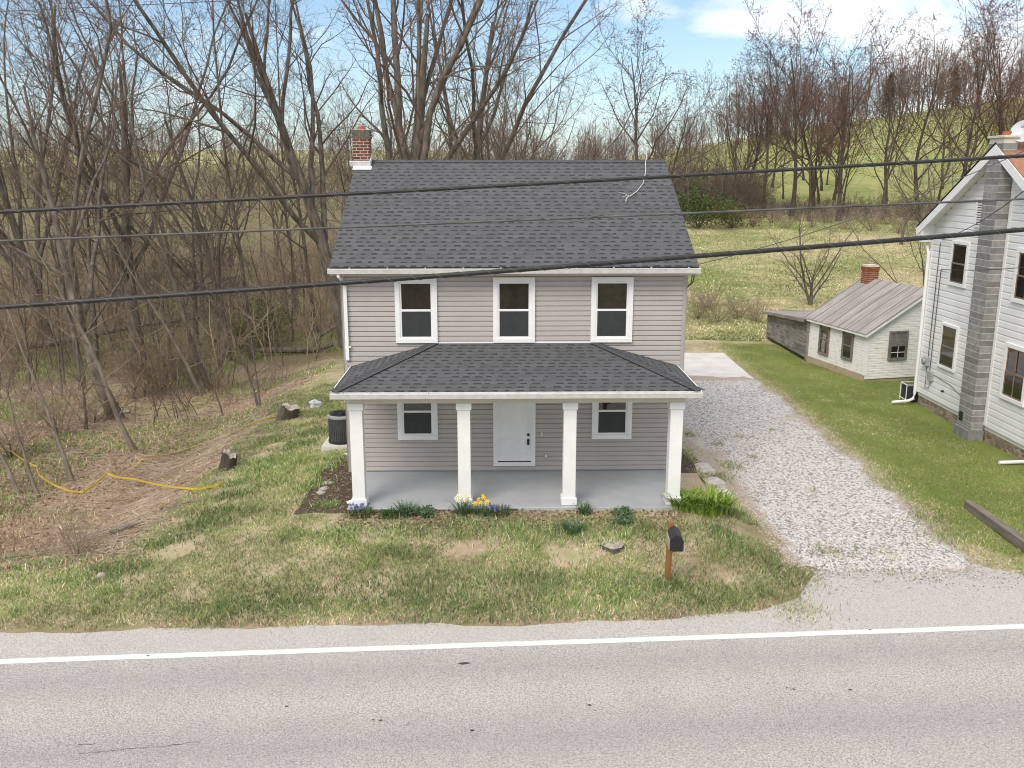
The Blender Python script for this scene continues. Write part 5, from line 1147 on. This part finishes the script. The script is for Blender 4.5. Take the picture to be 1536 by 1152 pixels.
def soil(x, y):
    m_ = 0 * x
    for a_, b_, r_ in SOIL: m_ = np.maximum(m_, 1 - np.hypot(x - a_, (y - b_) * 1.0) / (r_ * 1.5))
    return m_ + .5 * (fbm(x, y, .5, 91) - .5)
def lawn_mask(x, y):
    e = edge_y(x) + .03 + .25 * (vn(x, y, .6, 41) - .5); m_ = (y > e)
    m_ &= ~((x > -3.98) & (x < 4.05) & (y > 19.93 + .02 * x)); m_ &= ~((x > -4.3) & (x < 4.6) & (y > 22.5)); m_ &= x < driveL(np.clip(y, 17.4, 36)) - .1 + .3 * (vn(x, y, .8, 13) - .5)
    m_ &= x > -8.6 + .8 * (vn(x, y, 1.6, 43) - .5) - 30 * (1 - ss(17.0, 18.6, y - .12 * (x + 8)))
    m_ &= soil(x, y) < .45; m_ &= ~((x > -4.95) & (x < -3.9) & (y > 19.7) & (y < 23.6)); return m_
def density(x, y): return fbm(x, y, .62, 51) * .55 + fbm(x, y, 1.5, 52) * .25 + fbm(x, y, 4, 53) * .2
n = 520000; x = rg.uniform(-16, 6.4, n); y = 14.2 + 22 * rg.random(n) ** 1.5; m_ = lawn_mask(x, y) & (y < 35); x, y = x[m_], y[m_]
dn = density(x, y); front = ss(18.8, 19.5, y) * (x > -4.3) * (x < 4.3)
bare = ss(.42, .30, dn); road_e = 1 - ss(.1, .55, y - edge_y(x)); pb = np.clip(1.0 - .75 * bare - .86 * front - .35 * road_e, .06, 1); keep = rg.random(len(x)) < pb; x, y, dn = x[keep], y[keep], dn[keep]
tuft = ss(.50, .66, dn + .10 * (rg.random(len(x)) - .5)); green = rg.random(len(x)) < np.clip(.48 + .44 * tuft, 0, .95) * (1 - .45 * (1 - ss(.2, .8, y - edge_y(x))))
h = np.where(green, rg.uniform(.05, .10, len(x)) * (1 + 1.0 * tuft), rg.uniform(.02, .06, len(x)))
s1 = blades(x, y, h * 1.25, .0075, green, .65)
tx, ty, th = [], [], []
for (u, v, w_, k) in ((345, 745, .35, 500), (360, 725, .3, 500), (395, 705, .4, 700), (420, 690, .35, 600), (450, 668, .35, 600), (470, 650, .4, 600), (485, 705, .3, 500), (470, 730, .3, 400), (330, 770, .35, 500), (290, 790, .4, 500), (250, 812, .4, 500), (490, 760, .25, 350), (395, 660, .2, 150), (505, 690, .2, 250), (60, 850, .5, 500), (150, 868, .6, 700), (200, 850, .4, 400), (20, 840, .4, 400), (500, 620, .4, 500), (515, 800, .4, 500), (600, 800, .4, 400), (700, 790, .5, 700), (780, 800, .5, 700), (860, 800, .5, 700), (960, 800, .5, 500), (1080, 800, .35, 400), (1110, 830, .4, 400), (1005, 878, .22, 300), (940, 880, .5, 600), (820, 870, .5, 600), (690, 880, .6, 700), (560, 890, .6, 600), (430, 905, .6, 600), (330, 915, .6, 600), (1060, 900, .5, 600), (640, 915, .8, 700), (900, 920, .8, 800), (780, 925, .8, 800)):
    q_ = gt0(u, v); tx.append(rg.normal(q_[0], w_, k)); ty.append(rg.normal(q_[1], w_ * .6, k))
tx, ty = np.concatenate(tx), np.concatenate(ty); m_ = (ty > edge_y(tx) + .05) & ~((tx > -3.98) & (ty > 19.9)); tx, ty = tx[m_], ty[m_]
s2 = blades(tx, ty, rg.uniform(.08, .20, len(tx)), .008, rg.random(len(tx)) < .86, .5, np.array([[.17, .265, .08], [.13, .22, .07], [.25, .33, .11], [.115, .19, .07]]))
grass_obj('lawn_grass', [s1, s2], 'patchy green and straw coloured grass of the front lawn')
n = 260000; x = rg.uniform(9.3, 19.5, n); y = 16.2 + 29 * rg.random(n) ** 1.4; m_ = (x > driveR(np.clip(y, 17.4, 36.2)) - .15 + .35 * (vn(x, y, .9, 5) - .5)) & (y > edge_y(x) + .1) & ~((x > 14.4) & (y > 25) & (y < 32.9)) & (x < 15.2 + (y > 33) * 5)
x, y = x[m_], y[m_]; dn = density(x + 40, y); edge_ = 1 - ss(.2, 1.1, x - driveR(np.clip(y, 17.4, 36.2))); green = rg.random(len(x)) < np.clip(.86 + .1 * ss(.4, .6, dn) - .22 * ss(.5, .35, dn) - .5 * edge_, 0, .97)
h = rg.uniform(.03, .065, len(x)); PAL = np.array([[.20, .255, .07], [.14, .205, .05], [.28, .31, .10], [.27, .285, .11]])
grass_obj('lawn_grass', [blades(x, y, h, .006, green, .6, PAL)], 'short mown green lawn between the gravel drive and the white house')
# weeds in the gravel
cx_, cy_, nn_ = [], [], []
for (u, v, w_, k) in ((1098, 702, .22, 260), (1085, 722, .25, 260), (1075, 670, .12, 90), (1110, 660, .1, 60), (1032, 660, .14, 90), (1240, 822, .2, 160), (1220, 735, .08, 40), (1130, 690, .1, 50), (1330, 838, .5, 300), (1200, 905, .35, 500), (1180, 862, .35, 500), (1330, 720, .5, 140), (1420, 800, .4, 500), (1390, 775, .3, 300), (1160, 650, .1, 40), (1210, 855, .2, 200)):
    gx_, gy_, _ = at(u, v, .15); cx_.append(rg.normal(gx_, w_, k)); cy_.append(rg.normal(gy_, w_ * .9, k))
x = np.concatenate(cx_); y = np.concatenate(cy_); grass_obj('gravel_weeds', [blades(x, y, rg.uniform(.09, .18, len(x)), .009, rg.random(len(x)) < .8, .6)], 'small grass weeds growing through the gravel of the drive')
# hollow and pasture tussocks
n = 110000; x = rg.uniform(-36, -8, n); y = 17.5 + 30 * rg.random(n) ** 1.2; m_ = (vn(x, y, 4, 6) > .52) & (y > 17.8 - .1 * (x + 10)) & ((x < -14) | (y > 30)); x, y = x[m_], y[m_]
ns = 75000; xs_ = rg.uniform(-27, -7.8, ns); ys_ = 17.3 + 24 * rg.random(ns) ** 1.3; m_ = (xs_ < -8.1 + .9 * (vn(xs_, ys_, 1.6, 43) - .5)) & (ys_ > 17.9 - .12 * (xs_ + 9)) & (rg.random(ns) < .15 + fbm(xs_, ys_, 1.6, 37)); xs_, ys_ = xs_[m_], ys_[m_]
tuss = ss(.5, .7, fbm(xs_, ys_, 1.1, 57)); sdry = blades(xs_, ys_, rg.uniform(.03, .10, len(xs_)) * (1 + 1.6 * tuss), .006, rg.random(len(xs_)) < .5, 1.0, np.array([[.36, .26, .17], [.27, .175, .11], [.46, .36, .25], [.22, .14, .09], [.22, .25, .09]]))
grass_obj('wood_grass', [sdry, blades(x, y, rg.uniform(.08, .22, len(x)), .012, rg.random(len(x)) < .8, .6, np.array([[.19, .28, .07], [.24, .32, .09], [.15, .23, .06]]))], 'green grass and weeds on the floor of the left wood')
n = 90000; y = 46 + 58 * rg.random(n) ** 1.3; u = rg.uniform(960, 1450, n); x = (u - 768) / F * y; m_ = (x > 3); x, y = x[m_], y[m_]; dn = fbm(x, y, 5, 61)
grass_obj('pasture_grass', [blades(x, y, rg.uniform(.05, .16, len(x)) * (.5 + dn), .022, rg.random(len(x)) < np.clip(.25 + .7 * ss(.42, .6, dn), 0, .8), .9)], 'rough tan and green pasture grass on the slope behind the house')

# ------------------------------------------------------------------ dead leaves, sticks, mulch
n = 42000; x = rg.uniform(-26, -7.6, n); y = 17.2 + 22 * rg.random(n); m_ = (x < -8.2 + .8 * (vn(x, y, 2, 3) - .5)) & (y > 18.0 - .12 * (x + 9)) & (rg.random(n) < .25 + vn(x, y, 2.2, 33)); x, y = x[m_], y[m_]
c = np.stack([x, y, gz(x, y) + .015], -1); V, Fq = tri_leaves(c, rg.uniform(.025, .07, len(x)), rg, .7); LC = np.array([[.34, .20, .12], [.46, .33, .21], [.20, .115, .07], [.58, .45, .32], [.27, .15, .09]])
cc = np.repeat(np.concatenate([LC[rg.integers(0, 5, len(x))] * rg.uniform(.7, 1.15, (len(x), 1)), np.ones((len(x), 1))], 1), 4, 0)
tag(mesh_np('leaf_litter', V, [Fq], M['litter'], col=cc), 'fallen brown leaves on the floor of the hollow on the left', 'leaf litter', kind='stuff')
def sticks(n, xr, yr, cond, lmin, lmax, seed):
    rg = np.random.default_rng(seed); x = rg.uniform(*xr, n); y = rg.uniform(*yr, n); k = cond(x, y); x, y = x[k], y[k]; n = len(x); a = rg.uniform(0, 6.28, n); L = rg.uniform(lmin, lmax, n); P = np.empty((n, 5, 3))
    for i in range(5): t = i / 4 - .5; P[:, i, 0] = x + np.cos(a) * L * t + rg.normal(0, .025, n) * L; P[:, i, 1] = y + np.sin(a) * L * t + rg.normal(0, .025, n) * L
    P[:, :, 2] = gz(P[:, :, 0], P[:, :, 1]) + .025 + np.abs(rg.normal(0, .05, (n, 1))); r_ = rg.uniform(.005, .013, n)
    return tubes(P, r_[:, None] * np.linspace(1, .4, 5)[None], 4)
parts = [sticks(2400, (-26, -8.3), (17.5, 44), lambda x, y: y > 18.4 - .15 * (x + 9), .3, 1.6, 3), sticks(420, (-12, -7.9), (19, 33), lambda x, y: x < -7.9, .5, 2.2, 4)]
V, Fs = join(parts); M['stick'] = simple('pale_dry_sticks', (.52, .43, .34), (.30, .235, .18), .8, .95, .1)
tag(mesh_np('fallen_sticks', V, Fs, M['stick']), 'pale fallen sticks and twigs scattered over the hollow on the left', 'sticks', kind='stuff')
def bed(name, x0, x1, y0, y1, seed, mat='mulch', kind='structure'):
    gx_ = np.arange(x0, x1 + .01, .08); gy_ = np.arange(y0, y1 + .01, .08); A_, B_ = np.meshgrid(gx_, gy_); e_ = np.minimum(np.minimum(A_ - x0, x1 - A_), np.minimum(B_ - y0, y1 - B_)) + .22 * (vn(A_, B_, .35, seed) - .6)
    Z_ = gz(A_, B_) + np.clip(e_ * .4, -.08, .035) + .015 * (vn(A_, B_, .12, seed) - .5); i_ = np.arange(A_.size).reshape(A_.shape)
    return tag(mesh_np(name, np.stack([A_, B_, Z_], -1).reshape(-1, 3), [np.stack([i_[:-1, :-1], i_[:-1, 1:], i_[1:, 1:], i_[1:, :-1]], -1).reshape(-1, 4)], M[mat], smooth=True), kind=kind)
bed('mulch_bed', -5.05, -3.7, 19.75, 23.7, 3); bed('mulch_bed', -4.1, .2, 19.80, 20.1, 5); bed('mulch_bed', 4.2, 5.0, 22.3, 27.5, 7)
n = 5000; x = np.concatenate([rg.uniform(-4.9, -3.95, n // 2), rg.uniform(-4, 4, n // 2)]); y = np.concatenate([rg.uniform(19.9, 23.5, n // 2), rg.uniform(18.9, 19.95, n // 2)]); c = np.stack([x, y, gz(x, y) + .03], -1); V, Fq = tri_leaves(c, rg.uniform(.02, .06, n), rg, .75)
cc = np.repeat(np.concatenate([np.array([[.30, .22, .15], [.12, .085, .06], [.40, .31, .21], [.2, .14, .09]])[rg.integers(0, 4, n)], np.ones((n, 1))], 1), 4, 0)
tag(mesh_np('bark_mulch', V, [Fq], M['litter'], col=cc), 'bark chips in the planting bed around the porch', 'mulch', kind='stuff')
# rocks by the bed, paving slabs beside the porch, flat stump, logs, stumps
for i, (u, v, lb) in enumerate(((492, 737, 'flat pale rock edging the mulch bed, the furthest from the road'), (487, 745, 'pale rock in the middle of the row edging the mulch bed'), (482, 751, 'pale rock nearest the road edging the mulch bed left of the porch'))):
    x, y, _ = at(u, v, .4); b = MB(); b.blob((0, 0, 0), (.16, .11, .055), i + 3, 10, .15); o = b.build('rock', M['rock']); o.location = (x, y, gz1(x, y) + .03); o.rotation_euler = (0, 0, i); tag(o, lb, 'rock')
for u, v, rx_, ry_, rz_, lb in ((152, 862, .11, .08, .08, 'small white rock on the grass edge at lower left'), (1083, 780, .14, .1, .08, 'grey rock beside the daylily clump')):
    x, y, _ = at(u, v, .1); b = MB(); b.blob((0, 0, 0), (rx_, ry_, rz_), int(u), 10, .15); o = b.build('rock', M['rock']); o.location = (x, y, gz1(x, y) + .05); tag(o, lb, 'rock')
b = MB(); b.box(4.0, 4.75, 20.9, 22.25, -.1, gz1(4.4, 21.5) + .16, bev=.012); tag(b.build('side_step', M['concrete_tan']), 'tan concrete step at the right end of the porch', 'step')
for i, (u, v, w_, d_, a_, lb) in enumerate(((1054, 708, .55, .75, .25, 'pale flat paving stone furthest from the road beside the porch'), (1070, 727, .62, .6, .3, 'pale flat paving stone in the middle of the three beside the porch'), (1083, 742, .5, .6, .35, 'pale flat paving stone nearest the road beside the porch'))):
    x, y, _ = at(u, v, .32); b = MB(); rr = random.Random(i); pl = [(math.cos(t) * w_ * .5 * rr.uniform(.9, 1.25), math.sin(t) * d_ * .5 * rr.uniform(.9, 1.25)) for t in (.6, 1.3, 2.4, 3.5, 4.1, 5.4)]; b.prism(pl, 'z', -.08, .05); o = b.build('paving_stone', M['slab_stone']); o.location = (x, y, gz1(x, y) + .03); o.rotation_euler = (R(2), 0, a_); tag(o, lb, 'paving stone')
def stump(u, v, z0, r_, h, lb, tilt=(0, 0), ragged=.15):
    x, y, _ = at(u, v, z0); rr = random.Random(int(u)); b = MB(); n = 16; q = [1 + rr.uniform(-.12, .12) for _ in range(n)]; vs = []
    for k_, (s_, zz) in enumerate(((1.25, -.1), (1.05, h * .4), (1., h))):
        for i in range(n): a = 6.283 * i / n; vs.append((r_ * s_ * q[i] * math.cos(a), r_ * s_ * q[i] * math.sin(a), zz + (rr.uniform(-ragged, ragged) * h if k_ == 2 else 0)))
    fs = [(k_ * n + i, k_ * n + (i + 1) % n, (k_ + 1) * n + (i + 1) % n, (k_ + 1) * n + i) for k_ in range(2) for i in range(n)]; b.add(vs, fs)
    o = thing('tree_stump', lb, 'tree stump', (x, y, gz1(x, y))); o.rotation_euler = (tilt[1], tilt[0], 0); b.build('bark', M['stump_bark'], o)
    b = MB(); top = [(p[0] * .97, p[1] * .97, p[2] - .002) for p in vs[2 * n:]]; b.add(top + [(0, 0, h * .96)], [(i, (i + 1) % n, n) for i in range(n)]); b.build('cut_face', M['stump'], o)
stump(919, 829, .25, .25, .045, 'low weathered grey stump flush with the front lawn')
stump(342, 716, -.2, .21, .48, 'broken dark stump at the bank edge where the yellow tape ends', (.25, .1), .25)
stump(432, 645, -.3, .30, .45, 'cut grey stump on the bank edge nearest the house', (.35, .05), .15)
x, y, _ = at(190, 806, -.4); b = MB(); b.tube([(-.35, 0, .06), (0, .02, .07), (.35, .0, .06)], [.075, .07, .06], 10); o = b.build('log', M['bark']); o.location = (x, y, gz1(x, y)); o.rotation_euler = (0, R(-8), .5); tag(o, 'short dark log lying on the bank at lower left', 'log')
x, y, _ = at(455, 545, -1.4); b = MB(); b.tube([(-2.2, 0, .2), (-1, .1, .18), (.5, .0, .2), (1.6, -.1, .5)], [.14, .15, .13, .09], 9); b.tube([(.5, 0, .2), (.9, .2, .9), (1.9, .3, 1.5), (2.4, .4, 1.6)], [.09, .07, .05, .03], 7); o = b.build('fallen_log', M['bark']); o.location = (x, y, gz1(x, y)); tag(o, 'fallen log with an upright branch at the wood edge left of the house', 'log')
x, y, _ = at(90, 530, -1.5); b = MB(); b.tube([(-6, -.8, .2), (-3, -.2, .35), (0, 0, .7), (4, .7, 1.5), (7.5, 1.2, 1.9)], [.20, .2, .18, .14, .08], 9); o = b.build('fallen_log', M['bark']); o.location = (x, y, gz1(x, y)); tag(o, 'long fallen trunk lying across the hollow at the left border', 'log')
# yellow tape strung along the bank
def tape(name, label, pts, w_=.05):
    P = []; rr = random.Random(len(pts))
    for a, c in zip(pts[:-1], pts[1:]):
        for k in range(8): P.append(Vector(a).lerp(Vector(c), k / 8) - Vector((0, 0, .05 * math.sin(math.pi * k / 8))))
    P.append(Vector(pts[-1])); vs = []; fs = []; tw = 0
    for i, p in enumerate(P):
        t = (P[min(i + 1, len(P) - 1)] - P[max(i - 1, 0)]).normalized(); s_ = t.cross(Vector((0, 0, 1))).normalized(); n_ = s_.cross(t); tw += rr.uniform(-.35, .4); a = .9 + .7 * math.sin(tw); o_ = (s_ * math.cos(a) + n_ * math.sin(a)) * w_ * rr.uniform(.7, 1.1)
        th = t.cross(o_).normalized() * .004
        vs += [p - o_ + th, p + o_ + th, p + o_ - th, p - o_ - th]
        if i: 
            for k in range(4): fs.append(((i - 1) * 4 + k, (i - 1) * 4 + (k + 1) % 4, i * 4 + (k + 1) % 4, i * 4 + k))
    b = MB(); b.add(vs, fs); return tag(b.build(name, M['tape']), label, 'tape')
def gt(u, v, up, z0=-1.2):
    x, y = 0, 0; z = z0
    for _ in range(12): x, y, _z = at(u, v, z); z = gz1(x, y) + up
    return (x, y, z)
tape('caution_tape', 'yellow tape in the hollow from the left border to the broken stump', [gt(16, 676, .9), gt(55, 700, .6), gt(58, 712, .5), gt(92, 732, .15), gt(125, 738, .08), gt(160, 710, .35), gt(200, 718, .25), gt(285, 733, .1), gt(312, 730, .12), gt(336, 722, .25)], .03)
tape('caution_tape', 'yellow tape running from the hollow up to the pale plastic wad near the house', [gt(182, 712, .15), gt(215, 687, .2), gt(255, 679, .1), gt(330, 655, .12), gt(400, 628, .15), gt(440, 616, .15), gt(466, 611, .1)], .027)
x, y, z = gt(474, 607, .1); b = MB(); b.blob((0, 0, 0), (.24, .2, .16), 5, 12, .35); o = b.build('plastic_wad', M['plastic_bag']); o.location = (x, y, z); tag(o, 'crumpled pale plastic wad at the end of the yellow tape', 'litter')

# ------------------------------------------------------------------ flowers and clumps along the porch
def front_(p): return p[0], min(p[1], 19.6)
def clump(name, label, u, v, z0, n, h, spread, w_, mat, seed, cat='plant', flowers=None, group=None):
    rg = np.random.default_rng(seed); x, y, _ = at(u, v, z0); y = min(y, 19.72 + .017 * x) if x < 3.9 else y; z = gz1(x, y); root = thing(name, label, cat, (x, y, z), 0, group); a = rg.uniform(0, 6.28, n); r_ = np.sqrt(rg.random(n)) * spread; hh = h * rg.uniform(.6, 1.1, n); out_ = rg.uniform(.2, .9, n) * h; bx_, by_ = r_ * np.cos(a), r_ * np.sin(a)
    a2 = a + rg.normal(0, .7, n); K = 5; V = np.empty((n, K, 2, 3))
    for k in range(K):
        t = k / (K - 1); cx2 = bx_ + np.cos(a2) * out_ * t ** 1.6; cy2 = by_ + np.sin(a2) * out_ * t ** 1.6; cz = hh * (1.55 * t - .72 * t ** 2.2) - .02; wk = w_ * (1 - t) ** .6 if k < K - 1 else w_ * .08
        V[:, k, 0] = np.stack([cx2 - np.sin(a2) * wk, cy2 + np.cos(a2) * wk, cz], -1); V[:, k, 1] = np.stack([cx2 + np.sin(a2) * wk, cy2 - np.cos(a2) * wk, cz], -1)
    i_ = np.arange(n * K * 2).reshape(n, K, 2); Fq = np.stack([i_[:, :-1, 0], i_[:, :-1, 1], i_[:, 1:, 1], i_[:, 1:, 0]], -1).reshape(-1, 4); mesh_np('leaves', V.reshape(-1, 3), [Fq], M[mat], root)
    if flowers:
        m_, fh, fs_, fm, pts2 = flowers
        for k in range(m_):
            if pts2: px_, py_, pz_ = pts2[k]
            else: aa = rg.uniform(0, 6.28); q = spread * math.sqrt(rg.random()) * 1.1; px_, py_, pz_ = q * math.cos(aa), q * math.sin(aa), fh * rg.uniform(.8, 1.1)
            b = MB(); b.tube([(px_ * .6, py_ * .6, 0), (px_, py_, pz_)], .005, 5); fl = Matrix.Translation((px_, py_, pz_)) @ Matrix.Rotation(R(50) + rg.normal(0, .3), 4, 'X') @ Matrix.Rotation(rg.uniform(-.8, .8), 4, 'Y'); b.cm = 1
            for p in range(6): t = p * math.pi / 3; pts3 = [fl @ Vector(q2) for q2 in ((0, 0, 0), (fs_ * math.cos(t - .4), fs_ * math.sin(t - .4), .01), (fs_ * 1.5 * math.cos(t), fs_ * 1.5 * math.sin(t), 0), (fs_ * math.cos(t + .4), fs_ * math.sin(t + .4), .01))]; b.add(pts3, [(0, 1, 2, 3)])
            b.tube([fl @ Vector((0, 0, 0)), fl @ Vector((0, 0, fs_ * .8))], [fs_ * .35, fs_ * .45], 8); b.build('flower', [M[mat], M[fm]], root)
    return root
clump('daylily_clump', 'large bright green strappy clump at the right front corner of the porch', 1058, 772, .4, 330, .46, .55, .03, 'leaf_bright', 3)
clump('daylily_clump', 'smaller bright green strappy clump hugging the right porch corner post', 1025, 772, .42, 130, .46, .28, .028, 'leaf_bright', 4)
clump('daffodil_clump', 'white flowering daffodils in front of the second porch post', 697, 768, .45, 90, .38, .16, .012, 'leaf_blue', 5, 'flowers', (9, .42, .045, 'white_petal', None))
clump('daffodil_clump', 'yellow flowering daffodils right of the white ones', 722, 776, .43, 90, .24, .2, .012, 'leaf_blue', 6, 'flowers', (8, .36, .042, 'yellow_petal', None))
clump('squill_clump', 'low blue flowering clump at the left front corner of the porch', 548, 773, .44, 160, .2, .28, .01, 'leaf_dark', 7, 'flowers', (12, .2, .03, 'blue_petal', None))
clump('squill_clump', 'low blue flowering clump right of the yellow daffodils', 748, 768, .44, 180, .2, .3, .01, 'leaf_dark', 8, 'flowers', (9, .2, .028, 'blue_petal', None))
clump('bulb_clump', 'upright green clump with pale leaf tips between the first two porch posts', 611, 776, .45, 110, .38, .17, .013, 'leaf_blue', 9)
clump('bulb_clump', 'upright green clump right of the third porch post', 874, 770, .45, 90, .32, .14, .012, 'leaf_blue', 10)
clump('bulb_clump', 'tall thin grassy clump in the lawn below the third porch post', 858, 808, .35, 130, .36, .22, .010, 'leaf_blue', 13)
leafy('sedum_clump', 'small round blue green mound in front of the porch near the mailbox', *front_(at(935, 779, .42)), .2, .22, 700, .035, 'leaf_blue', 11, 'plant', 5)
leafy('sedum_clump', 'small blue green mound below the round one near the mailbox', *front_(at(935, 796, .38)), .22, .18, 600, .035, 'leaf_blue', 12, 'plant', 5)
leafy('sedum_clump', 'small green mound beside the upright clump left of the second post', *front_(at(638, 782, .42)), .26, .2, 700, .035, 'leaf_blue', 14, 'plant', 5)
leafy('sedum_clump', 'small dark green mound at the bed edge below the first porch window', *front_(at(583, 786, .42)), .2, .2, 600, .03, 'leaf_dark', 15, 'plant', 5)
# tall grass tufts on the bank left of the porch
k = 0
for o in list(C.objects):
    if 'unplaced' in o:
        for ch in list(o.children): bpy.data.objects.remove(ch)
        bpy.data.objects.remove(o)
